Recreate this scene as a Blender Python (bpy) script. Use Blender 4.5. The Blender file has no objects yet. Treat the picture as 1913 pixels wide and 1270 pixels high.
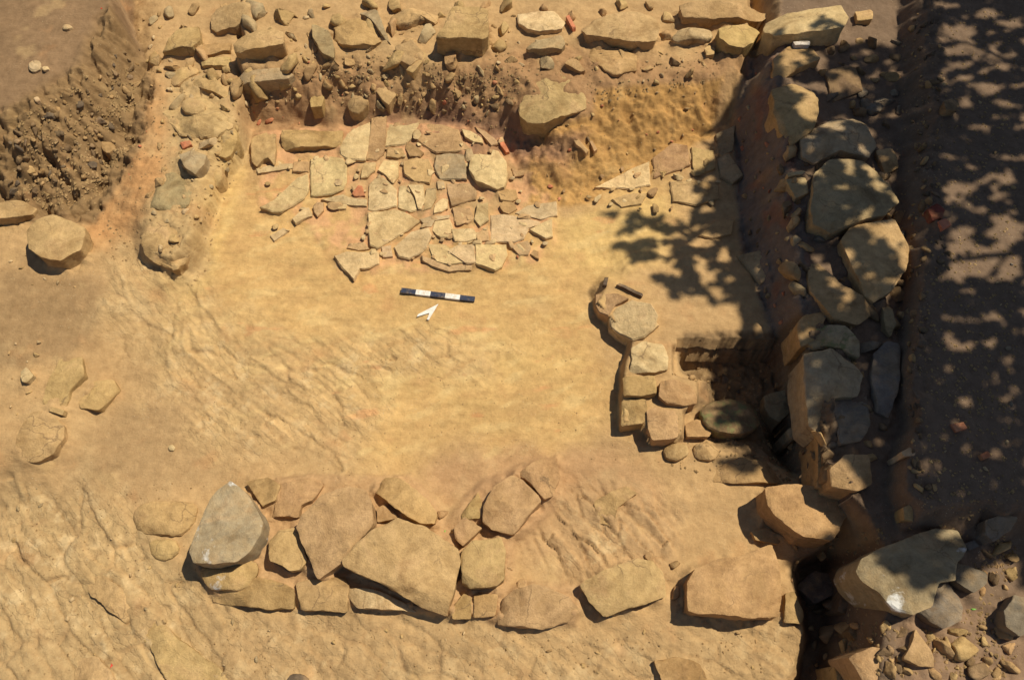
import bpy, bmesh, math, random
import numpy as np
from mathutils import Vector, Matrix, noise as mn
random.seed(7); rng = np.random.default_rng(7)
sc = bpy.context.scene
COL = sc.collection

# ------------------------------------------------------------------ camera
TILT = math.radians(25); DIST = 5.3; FPX = 1488.0
CY, CZ = -DIST*math.sin(TILT), DIST*math.cos(TILT)
cam = bpy.data.cameras.new('camera'); camo = bpy.data.objects.new('camera', cam); COL.objects.link(camo)
cam.sensor_width = 36; cam.lens = 36*FPX/1913; cam.clip_end = 500; cam.clip_start = .05
camo.location = (0, CY, CZ); camo.rotation_euler = (TILT, 0, 0)
sc.camera = camo
def P(px, py, z=0.0):
    """photo pixel -> point of the site at height z (metres)"""
    u = (np.asarray(px, float)-956.5)/FPX; v = (635-np.asarray(py, float))/FPX
    dy = v*math.cos(TILT)+math.sin(TILT); dz = v*math.sin(TILT)-math.cos(TILT)
    t = (z-CZ)/dz
    return u*t, CY+dy*t
def PP(poly, z=0.0):
    a = np.array(poly, float); x, y = P(a[:, 0], a[:, 1], z)
    return np.stack([x, y], 1)
def toPx(x, y, z):
    dx, dyy, dz = x, y-CY, z-CZ
    d = dyy*math.sin(TILT)-dz*math.cos(TILT); v = dyy*math.cos(TILT)+dz*math.sin(TILT)
    return 956.5+FPX*dx/d, 635-FPX*v/d

# ------------------------------------------------------------------ numpy noise
PERM = rng.permutation(512); G = rng.normal(size=(512, 2)); G /= np.linalg.norm(G, axis=1)[:, None]
def perlin(x, y):
    xi = np.floor(x).astype(int); yi = np.floor(y).astype(int); xf = x-xi; yf = y-yi
    u = xf**3*(xf*(xf*6-15)+10); v = yf**3*(yf*(yf*6-15)+10)
    def g(i, j, a, b):
        h = PERM[(PERM[(xi+i) & 511]+yi+j) & 511]; return G[h, 0]*a+G[h, 1]*b
    n0 = g(0, 0, xf, yf)*(1-u)+g(1, 0, xf-1, yf)*u
    n1 = g(0, 1, xf, yf-1)*(1-u)+g(1, 1, xf-1, yf-1)*u
    return (n0*(1-v)+n1*v)*1.5
def fbm(x, y, f, o=4, s=0.0):
    r = 0; a = 1; t = 0
    for k in range(o):
        r = r+a*perlin(x*f+s+k*17.3, y*f-s+k*9.1); t += a; a *= .5; f *= 2.03
    return r/t
def inside_dist(X, Y, poly):
    """signed distance, positive inside"""
    n = len(poly); d = np.full(X.shape, 1e9); ins = np.zeros(X.shape, bool)
    for i in range(n):
        ax, ay = poly[i]; bx, by = poly[(i+1) % n]
        ex, ey = bx-ax, by-ay; L = ex*ex+ey*ey+1e-12
        t = np.clip(((X-ax)*ex+(Y-ay)*ey)/L, 0, 1)
        d = np.minimum(d, (X-ax-t*ex)**2+(Y-ay-t*ey)**2)
        if ay != by:
            c = ((ay > Y) != (by > Y)) & (X < (bx-ax)*(Y-ay)/(by-ay)+ax)
            ins ^= c
    d = np.sqrt(d); return np.where(ins, d, -d)
def sstep(a, b, x):
    t = np.clip((x-a)/(b-a), 0, 1); return t*t*(3-2*t)

# ------------------------------------------------------------------ terrain
def axis(lo, hi, st, far):
    a = list(np.arange(lo, hi+st/2, st)); s = st
    while a[-1] < far: s *= 1.25; a.append(a[-1]+s)
    s = st; b = []
    x = lo
    while x > -far: s *= 1.25; x -= s; b.append(x)
    return np.array(b[::-1]+a)
ST = .0105
AX = axis(-4.7, 4.7, ST, 70); AY = axis(-2.6, 3.7, ST, 70)
X, Y = np.meshgrid(AX, AY)
def rise(Z, foot, zf, top, zt, p=1.0, wob=.03, rough=0.0, f=3.0):
    wx = X+fbm(X, Y, f, 3, 3.3)*wob; wy = Y+fbm(X, Y, f, 3, 7.7)*wob
    df = inside_dist(wx, wy, PP(foot, zf)); dt = inside_dist(wx, wy, PP(top, zt))
    a = np.maximum(df, 0); b = np.maximum(-dt, 0)
    t = np.where(dt >= 0, 1.0, a/(a+b+1e-9)); t = np.where(df <= 0, 0.0, t)
    t = t**p; t2 = t*t*(3-2*t)*.5+t*.5
    z = Z+(zt-Z)*t2
    if rough:
        z = z+rough*4*t*(1-t)*(fbm(X, Y, 7, 5, 1.1))
    return z
Z = np.zeros_like(X)
Z += .03*fbm(X, Y, .7, 2, 5)
# low ground on the west side, then the old mortared wall, then the earth mound
W_foot = [(480,-400),(460,225),(455,310),(415,370),(395,420),(375,500),(330,560),(240,640),(200,720),(150,850),(60,950),(-900,1050),(-900,-400)]
W_top = [(470,-400),(455,225),(440,300),(405,360),(380,420),(350,480),(290,520),(200,560),(140,650),(90,760),(40,850),(-900,950),(-900,-400)]
Z = rise(Z, W_foot, 0, W_top, .12, wob=.08)
R_foot = [(480,-400),(466,225),(446,300),(410,365),(388,420),(368,485),(325,512),(275,500),(240,450),(190,400),(210,300),(240,200),(235,-400)]
R_top = [(446,-400),(440,200),(420,255),(385,300),(358,360),(352,440),(322,482),(285,470),(268,400),(285,300),(290,200),(290,100),(300,-400)]
Z = rise(Z, R_foot, .08, R_top, .22, wob=.05, rough=.03)
M_foot = [(-900,-400),(235,-400),(230,16),(254,70),(273,140),(245,220),(212,290),(180,340),(150,378),(90,372),(14,378),(-900,385)]
M_top = [(-900,-400),(195,-400),(205,10),(212,40),(180,95),(120,150),(65,190),(14,208),(-900,230)]
# north bank of dark earth with the cut section on its right
N_foot = [(470,-500),(455,225),(575,232),(690,222),(760,218),(860,228),(955,262),(985,350),(1020,352),(1100,345),(1215,292),(1290,245),(1365,225),(1395,200),(1440,-500)]
N_top = [(470,-500),(450,128),(560,112),(640,108),(780,112),(950,128),(1000,165),(1080,168),(1112,150),(1200,150),(1350,128),(1385,90),(1430,-500)]
Z = rise(Z, N_foot, .03, N_top, .30, p=.8, wob=.06, rough=.07)
Z = rise(Z, M_foot, .14, M_top, .50, p=.85, wob=.05, rough=.08)
# hollow south of the mud platform, and the pit
Z = rise(Z, [(1262,656),(1455,656),(1500,725),(1525,790),(1530,905),(1480,895),(1430,850),(1320,832),(1290,830),(1285,770),(1312,765),(1312,712),(1262,700)], 0,
         [(1275,675),(1440,672),(1480,730),(1505,800),(1515,880),(1480,870),(1430,820),(1400,770),(1340,750),(1325,715),(1275,692)], -.16, wob=.02, rough=.04)
Z = rise(Z, [(1425,790),(1500,735),(1525,800),(1532,895),(1490,890),(1440,850)], -.12, [(1450,800),(1498,765),(1512,800),(1520,875),(1485,865),(1455,835)], -.42, wob=.02)
# mud platform
Z = rise(Z, [(1104,572),(1098,545),(1180,430),(1400,400),(1480,640),(1456,650),(1258,649),(1258,702),(1308,714),(1308,760),(1276,768),(1276,825),(1212,828),(1198,800),(1156,800),(1156,690),(1170,640),(1128,608)], 0,
         [(1116,562),(1140,525),(1260,520),(1400,520),(1440,600),(1452,640),(1253,644),(1252,704),(1300,717),(1300,755),(1270,763),(1270,818),(1217,820),(1206,792),(1166,792),(1168,697),(1182,640),(1142,598)], .13, wob=.02, rough=.03)
# trench at the bottom right
Z = rise(Z, [(1470,1050),(1590,1000),(1612,1090),(1600,1500),(1450,1500),(1465,1266),(1500,1190),(1475,1110)], 0,
         [(1490,1065),(1575,1040),(1590,1100),(1580,1500),(1495,1500),(1500,1266),(1522,1190),(1497,1110)], -.24, wob=.03, rough=.04)
# stone wall strip and the plateau on the right
E_foot = [(1440,-500),(1385,100),(1360,200),(1380,300),(1388,450),(1412,560),(1445,650),(1468,720),(1490,800),(1500,900),(1535,950),(1555,1010),(1565,1090),(1560,1300),(1550,1700),(3600,1700),(3600,-500)]
E_top = [(1470,-500),(1455,100),(1452,200),(1472,300),(1480,420),(1494,500),(1503,620),(1512,700),(1532,800),(1548,900),(1630,965),(1655,1020),(1655,1090),(1645,1300),(1640,1700),(3600,1700),(3600,-500)]
Z = rise(Z, E_foot, 0, E_top, .42, p=.8, wob=.04, rough=.05)
F_foot = [(1665,-500),(1680,300),(1675,450),(1684,600),(1678,700),(1668,850),(1655,930),(1680,1000),(1800,1010),(3600,1040),(3600,-500)]
F_top = [(1735,-500),(1748,300),(1738,450),(1718,560),(1712,700),(1706,850),(1700,915),(1735,950),(1850,940),(3600,920),(3600,-500)]
Z = rise(Z, F_foot, .42, F_top, .62, p=.8, wob=.06, rough=.08)

# zone weights (soft) in the ground plane
def zone(poly, z=0.0, soft=.15, wob=.15, f=2.2, s=0.0):
    wx = X+fbm(X, Y, f, 4, 13.3+s)*wob; wy = Y+fbm(X, Y, f, 4, 27.7+s)*wob
    return sstep(-soft/2, soft/2, inside_dist(wx, wy, PP(poly, z)))
z_bank = zone([(440,110),(600,95),(800,120),(960,60),(1250,100),(1400,60),(1360,190),(1110,215),(1000,260),(930,240),(700,215),(560,200),(450,190)], .4, .25)
z_section = zone([(985,350),(990,235),(1110,225),(1115,180),(1350,160),(1350,225),(1215,295),(1100,350)], .2, .06, .06)
z_mound = zone([(-900,-400),(232,-400),(228,10),(250,60),(272,140),(245,220),(212,290),(150,378),(14,380),(-900,388)], .35, .06, .06)
z_mface = zone([(225,40),(265,80),(272,140),(245,220),(212,290),(150,378),(14,380),(-900,388),(-900,260),(14,235),(100,190),(170,130)], .35, .12, .12)
z_red = zone([(270,130),(300,180),(310,300),(270,400),(200,450),(140,430),(180,330),(220,280)], .2, .2)
z_greywall = zone([(300,140),(420,120),(440,230),(390,300),(360,360),(355,440),(320,490),(270,470),(250,420),(280,320),(300,250)], .36, .12, .15)
z_marl = zone([(420,350),(560,300),(700,450),(1040,400),(1250,300),(1270,420),(1150,560),(1150,780),(950,860),(800,830),(700,880),(480,640),(330,640),(330,540),(400,400)], 0, .5, .35)
z_yellow = zone([(1040,400),(1250,370),(1260,470),(1150,540),(1060,520)], 0, .2, .2)
z_yellow = np.maximum(z_yellow, zone([(330,560),(350,470),(400,400),(420,330),(400,290),(440,230),(455,300),(420,420),(370,530)], .1, .12, .12))
z_yellow = np.maximum(z_yellow, .6*zone([(390,620),(900,600),(1050,700),(800,760),(400,700)], 0, .4, .4))
z_rockA = zone([(-200,930),(150,900),(330,1000),(380,1110),(480,1180),(460,1500),(-200,1500)], 0, .3, .3)
z_rockB = zone([(360,620),(560,600),(900,640),(900,700),(700,740),(720,880),(640,910),(520,850),(380,800),(300,720)], 0, .4, .35)
z_rockC = zone([(960,1010),(1050,920),(1130,900),(1240,900),(1290,1000),(1260,1080),(1150,1060),(1100,1110),(1000,1080)], 0, .2, .2)
z_rockD = zone([(200,480),(340,500),(430,620),(300,720),(180,640)], .08, .3, .3)
z_rockE = zone([(500,1150),(900,1160),(1480,1160),(1480,1500),(450,1500)], 0, .25, .3)
z_brown = zone([(800,860),(900,830),(1200,860),(1240,900),(1050,930),(960,1000),(870,960),(780,900)], 0, .25, .2)
z_dustL = zone([(-400,520),(150,500),(230,560),(120,680),(-400,700)], .12, .2, .2)
z_dustM = zone([(200,760),(420,720),(420,880),(250,930),(-300,980),(60,880)], .05, .4, .3)
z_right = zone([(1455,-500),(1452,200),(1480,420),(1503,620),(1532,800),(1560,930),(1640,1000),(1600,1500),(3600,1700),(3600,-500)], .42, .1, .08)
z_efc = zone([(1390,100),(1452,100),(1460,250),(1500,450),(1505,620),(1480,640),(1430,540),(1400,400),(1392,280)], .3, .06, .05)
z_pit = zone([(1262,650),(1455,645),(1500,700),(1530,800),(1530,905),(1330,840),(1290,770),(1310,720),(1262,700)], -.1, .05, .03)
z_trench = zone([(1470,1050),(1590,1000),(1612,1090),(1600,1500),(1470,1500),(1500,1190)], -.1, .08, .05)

# relief: bedding of the bedrock (tilted layers), soil clods, brushed floor
def bedding(ang, fr, amp, wob, s):
    a = math.radians(ang); u = -X*math.sin(a)+Y*math.cos(a); v = X*math.cos(a)+Y*math.sin(a)
    w = u*fr+fbm(X, Y, 1.3, 4, s)*wob+fbm(v*.8, u*4, 1.5, 3, s+3)*wob*.45
    q = w-np.floor(w); lay = np.where(q < .9, q/.9, (1-q)/.1)
    gate = sstep(-.25, .25, fbm(v*.9, u*2.2, 1.7, 3, s+9))
    fine = fbm(v*2.0, u*9, 2.0, 4, s+5)
    return amp*(lay*gate+.55*fine)
Z += z_rockA*(bedding(-48, 6.0, .012, 1.3, 2)+.012*fbm(X, Y, 9, 4, 1))
Z += z_rockB*(bedding(-33, 10.0, .009, 1.1, 11)+.008*fbm(X, Y, 12, 4, 1))
Z += z_rockC*(bedding(-58, 9, .022, 1.0, 21)+.010*fbm(X, Y, 12, 4, 1))
Z += z_rockD*(bedding(-60, 5.5, .012, 1.4, 31)+.012*fbm(X, Y, 9, 4, 6))
Z += z_rockE*(bedding(-28, 6, .009, 1.3, 41)+.020*fbm(X, Y, 9, 5, 2))
def worley(x, y, s=0):
    xi = np.floor(x).astype(int); yi = np.floor(y).astype(int); F1 = np.full(x.shape, 9.); F2 = F1.copy(); idc = np.zeros(x.shape, int); DX = F1*0; DY = F1*0
    for i in (-1, 0, 1):
        for j in (-1, 0, 1):
            h = PERM[(PERM[(xi+i+s) & 511]+yi+j) & 511]; h2 = PERM[(h+77) & 511]
            dx = xi+i+.1+.8*h/512-x; dy = yi+j+.1+.8*h2/512-y; d = np.hypot(dx, dy); n = d < F1
            F2 = np.where(n, F1, np.minimum(F2, d)); idc = np.where(n, h, idc); DX = np.where(n, dx, DX); DY = np.where(n, dy, DY); F1 = np.where(n, d, F1)
    return F1, F2, idc, DX, DY
def plates(ang, su, sv, amp, s):
    a = math.radians(ang); u = -X*math.sin(a)+Y*math.cos(a)+.08*fbm(X, Y, 2.5, 4, s); v = X*math.cos(a)+Y*math.sin(a)+.10*fbm(X, Y, 2, 3, s+5)
    F1, F2, idc, DX, DY = worley(u*su, v*sv, s)
    r1 = PERM[idc & 511]/512.-.5; r2_ = PERM[(idc+200) & 511]/512.-.5
    crack = np.clip(1-(F2-F1)/.13, 0, 1)*(PERM[(idc+31) & 511] > 150)
    return amp*(r1*1.2+r2_*1.2*DX+r1*.8*DY-.8*crack), crack
def add_plates(zw, *a):
    global Z, CRK
    h, c = plates(*a); Z = Z+zw*h; CRK = np.maximum(CRK, zw*c)
CRK = np.zeros_like(X)
add_plates(z_rockA, -48, 7.5, 2.2, .018, 3)
add_plates(z_rockA, -52, 16, 5, .008, 13)
add_plates(z_rockB, -33, 15, 3.0, .013, 23)
add_plates(z_rockC, -58, 12, 3.5, .026, 33)
add_plates(z_rockE, -25, 9, 4.5, .012, 43)
add_plates(z_rockD, -60, 12, 3.0, .009, 53)
add_plates(z_greywall, -70, 9, 6.0, .016, 63)
# soil packed between the blocks of the southern row and between the paving slabs
z_row = zone([(360,1060),(380,1010),(500,890),(760,880),(830,960),(900,900),(1040,850),(1050,930),(960,1010),(950,1090),(1090,1095),(1080,1160),(930,1160),(840,1150),(650,1130),(400,1120)], .03, .06, .06)
Z += z_row*(.035+.022*fbm(X, Y, 7, 4, 73))
z_pave = zone([(470,240),(700,225),(860,230),(960,260),(1040,380),(1035,450),(1000,490),(840,505),(640,510),(560,420),(490,400),(470,330)], .03, .06, .05)
Z += z_pave*(.008+.016*fbm(X, Y, 8, 4, 83))
rest = 1-np.maximum.reduce([z_rockA, z_rockB, z_rockC, z_mound, z_bank, z_right])
Z += rest*.012*fbm(X*.7, Y*1.3, 6, 5, 8)
Z += z_marl*.007*fbm(X*.35+Y*.1, Y*1.9, 9, 4, 3)
Z += z_bank*(.050*fbm(X, Y, 5, 5, 4)+.012*np.abs(fbm(X, Y, 22, 3, 4)))
Z += z_mface*(.07*fbm(X, Y, 6, 5, 9)+.09*np.minimum(0, fbm(X*1.3, Y, 9, 4, 14)+.02)*2+.03*fbm(X,Y,20,3,33))
Z += (z_mound-z_mface*z_mound)*.012*fbm(X, Y, 5, 4, 9)
Z += z_greywall*(.028*fbm(X, Y, 7, 5, 12)+.012*np.abs(fbm(X, Y, 18, 3, 44))) + z_red*.012*fbm(X, Y, 14, 3, 3)
Z += z_right*(.016*fbm(X, Y, 7, 5, 15))
pf = zone([(1690,-500),(1750,-500),(1752,300),(1725,560),(1718,850),(1735,950),(1640,980),(1670,600),(1690,400)], .52, .08, .06)
Z += pf*(.06*fbm(X, Y, 8, 5, 19))
lr = zone([(1690,1160),(1900,1130),(2300,1100),(2300,1500),(1600,1500),(1640,1200)], .42, .1, .1)
Z += lr*(.03*fbm(X, Y, 10, 5, 22))
Z += .0022*fbm(X, Y, 40, 2, 8)
Z += z_efc*(.05*fbm(X, Y, 9, 5, 91)+.03*np.abs(fbm(X, Y, 22, 3, 92)))+z_pit*(.045*fbm(X, Y, 9, 5, 93)+.02*fbm(X, Y, 25, 3, 94))
Z += z_section*(.03*fbm(X, Y, 10, 5, 95)+.025*np.abs(fbm(X, Y, 17, 4, 97))-.02*np.abs(fbm(X, Y, 32, 3, 98)))

IX0 = int(np.searchsorted(AX, -4.7+1e-6))-1; IY0 = int(np.searchsorted(AY, -2.6+1e-6))-1
def tz(x, y):
    x = np.asarray(x, float); y = np.asarray(y, float)
    i = np.clip(np.searchsorted(AX, x)-1, 0, len(AX)-2); j = np.clip(np.searchsorted(AY, y)-1, 0, len(AY)-2)
    fx = np.clip((x-AX[i])/(AX[i+1]-AX[i]), 0, 1); fy = np.clip((y-AY[j])/(AY[j+1]-AY[j]), 0, 1)
    return (Z[j, i]*(1-fx)+Z[j, i+1]*fx)*(1-fy)+(Z[j+1, i]*(1-fx)+Z[j+1, i+1]*fx)*fy
def hit(px, py, up=0.0):
    """the point of the ground seen at a photo pixel"""
    z = np.linspace(1.0, -.5, 300)
    x, y = P(px, py, z); g = tz(x, y)+up
    k = int(np.argmax(z <= g)) if (z <= g).any() else 299
    return float(x[k]), float(y[k]), float(g[k])

# soil albedo
def C(*c): return np.array(c, float)
col = np.zeros(X.shape+(3,))+C(.43, .29, .138)
def mix(w, c, k=1.0):
    global col
    w = (w*k)[..., None]; col = col*(1-w)+C(*c)*w
mix(z_marl, (.515, .345, .142)); mix(z_yellow, (.58, .42, .165), .65)
mix(z_dustL, (.305, .205, .100)); mix(z_dustM, (.36, .245, .12), .85)
mix(z_rockA, (.42, .305, .150), .8); mix(z_rockB, (.49, .345, .165), .75); mix(z_rockC, (.41, .275, .140), .7); mix(z_rockD, (.44, .32, .155), .6); mix(z_rockE, (.42, .295, .145), .8)
mix(z_brown, (.40, .25, .125), .8)
mix(z_red, (.47, .265, .110), .9); mix(z_greywall, (.44, .32, .155), .8)
mix(z_bank, (.31, .185, .090), .85); mix(z_section, (.42, .25, .085), .9)
mix(z_mound, (.235, .155, .083)); mix(z_mface, (.235, .155, .070), .75)
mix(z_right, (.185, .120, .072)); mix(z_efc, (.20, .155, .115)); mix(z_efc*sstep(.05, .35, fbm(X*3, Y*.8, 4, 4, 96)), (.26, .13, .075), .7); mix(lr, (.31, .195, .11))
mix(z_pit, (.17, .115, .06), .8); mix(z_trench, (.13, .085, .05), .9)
purple = zone([(700,150),(800,140),(860,170),(960,190),(1090,225),(1060,260),(960,245),(860,215),(740,200)], .35, .2, .2)
mix(purple, (.235, .135, .085), .8)
# pale dust, rusty flecks, mottling
m1 = fbm(X, Y, 1.6, 5, 50); m2 = fbm(X, Y, 7, 4, 51); m3 = fbm(X, Y, 22, 3, 52)
m4 = fbm(X*.5+Y*.15, Y*1.5, 5, 4, 53)
rk = np.maximum.reduce([z_rockA, z_rockB*.85, z_rockC, z_rockD*.6, z_rockE*.6])*sstep(-.45, .15, fbm(X, Y, 1.1, 3, 130))
col *= (1+.14*m1+.12*m2*(.5+rk)+.07*m3+.16*m4)[..., None]
mix(rk*sstep(.10, .40, m2+.5*m3), (.54, .42, .23), .7)
stk = fbm(X*.9+Y*.5, Y*2.6-X*1.2, 4, 4, 54)
mix((z_marl+z_rockB*.5)*sstep(.10, .42, stk)*(1-z_right), (.62, .47, .215), .45)
mix(z_marl*sstep(.10, .45, -stk), (.44, .275, .115), .45)
mix(rest*(1-z_marl)*sstep(.15, .5, fbm(X, Y, 2.4, 5, 57)), (.47, .345, .175), .4)
mix((1-z_right)*sstep(.25, .6, fbm(X, Y, 4, 4, 60)), (.44, .24, .105), .35)
mix((1-z_right)*sstep(.30, .5, fbm(X, Y, 3, 5, 61)), (.50, .36, .17), .35)
mix(z_marl*sstep(.36, .5, fbm(X*.5, Y*1.4, 5, 4, 66)), (.55, .22, .10), .35)
mix(CRK, (.30, .19, .095), .30)
mix(z_row*.7, (.42, .265, .135), .8)
mix(z_pave*sstep(-.2, .3, m2), (.56, .325, .165), .8)
col = col*C(1.04, 1.00, 1.03)
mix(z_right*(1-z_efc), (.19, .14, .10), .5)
col = np.clip(col, .03, .8)

def link(me, name, parent=None):
    o = bpy.data.objects.new(name, me); COL.objects.link(o)
    if parent: o.parent = parent
    return o
def tag(o, label=None, cat=None, group=None, kind=None):
    if label: o['label'] = label
    if cat: o['category'] = cat
    if group: o['group'] = group
    if kind: o['kind'] = kind
    return o

# ------------------------------------------------------------------ materials
def new_mat(name):
    m = bpy.data.materials.new(name); m.use_nodes = True; nt = m.node_tree
    b = nt.nodes['Principled BSDF']; b.inputs['Roughness'].default_value = .92; b.inputs['Specular IOR Level'].default_value = .15
    return m, nt, b
def nz(nt, vec, scale, detail=6, rough=.6, dist=0):
    n = nt.nodes.new('ShaderNodeTexNoise'); n.inputs['Scale'].default_value = scale; n.inputs['Detail'].default_value = detail
    n.inputs['Roughness'].default_value = rough; n.inputs['Distortion'].default_value = dist
    nt.links.new(vec, n.inputs['Vector']); return n.outputs['Fac']
def ramp(nt, f, a, b, ca=(0, 0, 0), cb=(1, 1, 1)):
    r = nt.nodes.new('ShaderNodeValToRGB'); r.color_ramp.elements[0].position = a; r.color_ramp.elements[1].position = b
    r.color_ramp.elements[0].color = (*ca, 1); r.color_ramp.elements[1].color = (*cb, 1)
    nt.links.new(f, r.inputs[0]); return r.outputs[0]
def mixc(nt, f, a, b, mode='MIX'):
    n = nt.nodes.new('ShaderNodeMix'); n.data_type = 'RGBA'; n.blend_type = mode
    for s, v in ((0, f), (6, a), (7, b)):
        if hasattr(v, 'is_linked') or hasattr(v, 'links'): nt.links.new(v, n.inputs[s])
        else: n.inputs[s].default_value = v if s == 0 else (*v, 1)
    return n.outputs[2]
def bump(nt, b, hs):
    prev = None
    for h, st, d in hs:
        n = nt.nodes.new('ShaderNodeBump'); n.inputs['Strength'].default_value = st; n.inputs['Distance'].default_value = d
        nt.links.new(h, n.inputs['Height'])
        if prev: nt.links.new(prev, n.inputs['Normal'])
        prev = n.outputs[0]
    nt.links.new(prev, b.inputs['Normal'])

def soil_mat():
    m, nt, b = new_mat('excavated_soil')
    tc = nt.nodes.new('ShaderNodeTexCoord').outputs['Object']
    at = nt.nodes.new('ShaderNodeAttribute'); at.attribute_name = 'soil'
    c = at.outputs['Color']
    f1 = nz(nt, tc, 18, 8, .65); f2 = nz(nt, tc, 90, 5, .7)
    c = mixc(nt, 1.0, c, ramp(nt, f1, .3, .72, (.84, .81, .77), (1.14, 1.14, 1.12)), 'MULTIPLY')
    c = mixc(nt, 1.0, c, ramp(nt, f2, .3, .7, (.92, .92, .92), (1.07, 1.07, 1.07)), 'MULTIPLY')
    v = nt.nodes.new('ShaderNodeTexVoronoi'); v.inputs['Scale'].default_value = 55; nt.links.new(tc, v.inputs['Vector'])
    grit = ramp(nt, v.outputs['Distance'], .06, .16, (1, 1, 1), (0, 0, 0))
    gn = ramp(nt, nz(nt, tc, 5, 3), .52, .62)
    gg = mixc(nt, 1.0, grit, gn, 'MULTIPLY')
    c = mixc(nt, gg, c, (.52, .42, .27))
    rkm = at.outputs['Alpha']
    mr = nt.nodes.new('ShaderNodeMapping'); mr.inputs['Scale'].default_value = (.26, 1.5, 1)
    m0 = nt.nodes.new('ShaderNodeMapping'); m0.inputs['Rotation'].default_value = (0, 0, .75); nt.links.new(tc, m0.inputs['Vector']); nt.links.new(m0.outputs[0], mr.inputs['Vector'])
    wn = nt.nodes.new('ShaderNodeTexNoise'); wn.inputs['Scale'].default_value = 5; wn.inputs['Detail'].default_value = 7; wn.inputs['Roughness'].default_value = .65; nt.links.new(tc, wn.inputs['Vector'])
    ws_ = nt.nodes.new('ShaderNodeVectorMath'); ws_.operation = 'SCALE'; ws_.inputs['Scale'].default_value = .16; nt.links.new(wn.outputs['Color'], ws_.inputs[0])
    wa = nt.nodes.new('ShaderNodeVectorMath'); wa.operation = 'ADD'; nt.links.new(mr.outputs[0], wa.inputs[0]); nt.links.new(ws_.outputs[0], wa.inputs[1])
    vr = nt.nodes.new('ShaderNodeTexVoronoi'); vr.inputs['Scale'].default_value = 13; nt.links.new(wa.outputs[0], vr.inputs['Vector'])
    ve = nt.nodes.new('ShaderNodeTexVoronoi'); ve.feature = 'DISTANCE_TO_EDGE'; ve.inputs['Scale'].default_value = 13; nt.links.new(wa.outputs[0], ve.inputs['Vector'])
    ln = ramp(nt, ve.outputs['Distance'], .01, .07, (1, 1, 1), (0, 0, 0))
    lm_ = mixc(nt, 1.0, mixc(nt, 1.0, ln, rkm, 'MULTIPLY'), ramp(nt, nz(nt, tc, 4, 4), .47, .63), 'MULTIPLY')
    c = mixc(nt, mixc(nt, 1.0, lm_, (.24, .24, .24), 'MULTIPLY'), c, (.24, .155, .08))
    pv = mixc(nt, 1.0, vr.outputs['Color'], (.33, .33, .33), 'MULTIPLY')
    bwn = nt.nodes.new('ShaderNodeRGBToBW'); nt.links.new(vr.outputs['Color'], bwn.inputs[0])
    c = mixc(nt, mixc(nt, 1.0, rkm, (.5, .5, .5), 'MULTIPLY'), c, mixc(nt, 1.0, c, ramp(nt, bwn.outputs[0], .2, .8, (.90, .88, .86), (1.20, 1.20, 1.18)), 'MULTIPLY'))
    hrk = nt.nodes.new('ShaderNodeMath'); hrk.operation = 'SUBTRACT'; nt.links.new(bwn.outputs[0], hrk.inputs[0]); nt.links.new(ln, hrk.inputs[1])
    hm = nt.nodes.new('ShaderNodeMath'); hm.operation = 'MULTIPLY'; nt.links.new(hrk.outputs[0], hm.inputs[0]); nt.links.new(rkm, hm.inputs[1])
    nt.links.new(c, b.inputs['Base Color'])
    mp = nt.nodes.new('ShaderNodeMapping'); mp.inputs['Scale'].default_value = (.5, 1.4, 1); mp.inputs['Rotation'].default_value = (0, 0, .12); nt.links.new(tc, mp.inputs['Vector'])
    bump(nt, b, [(nz(nt, mp.outputs[0], 14, 8, .65), .55, .014), (nz(nt, tc, 16, 8, .7), .7, .012), (nz(nt, tc, 75, 5, .7), .7, .004), (grit, .2, .003), (hm.outputs[0], .42, .010)])
    return m
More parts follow.
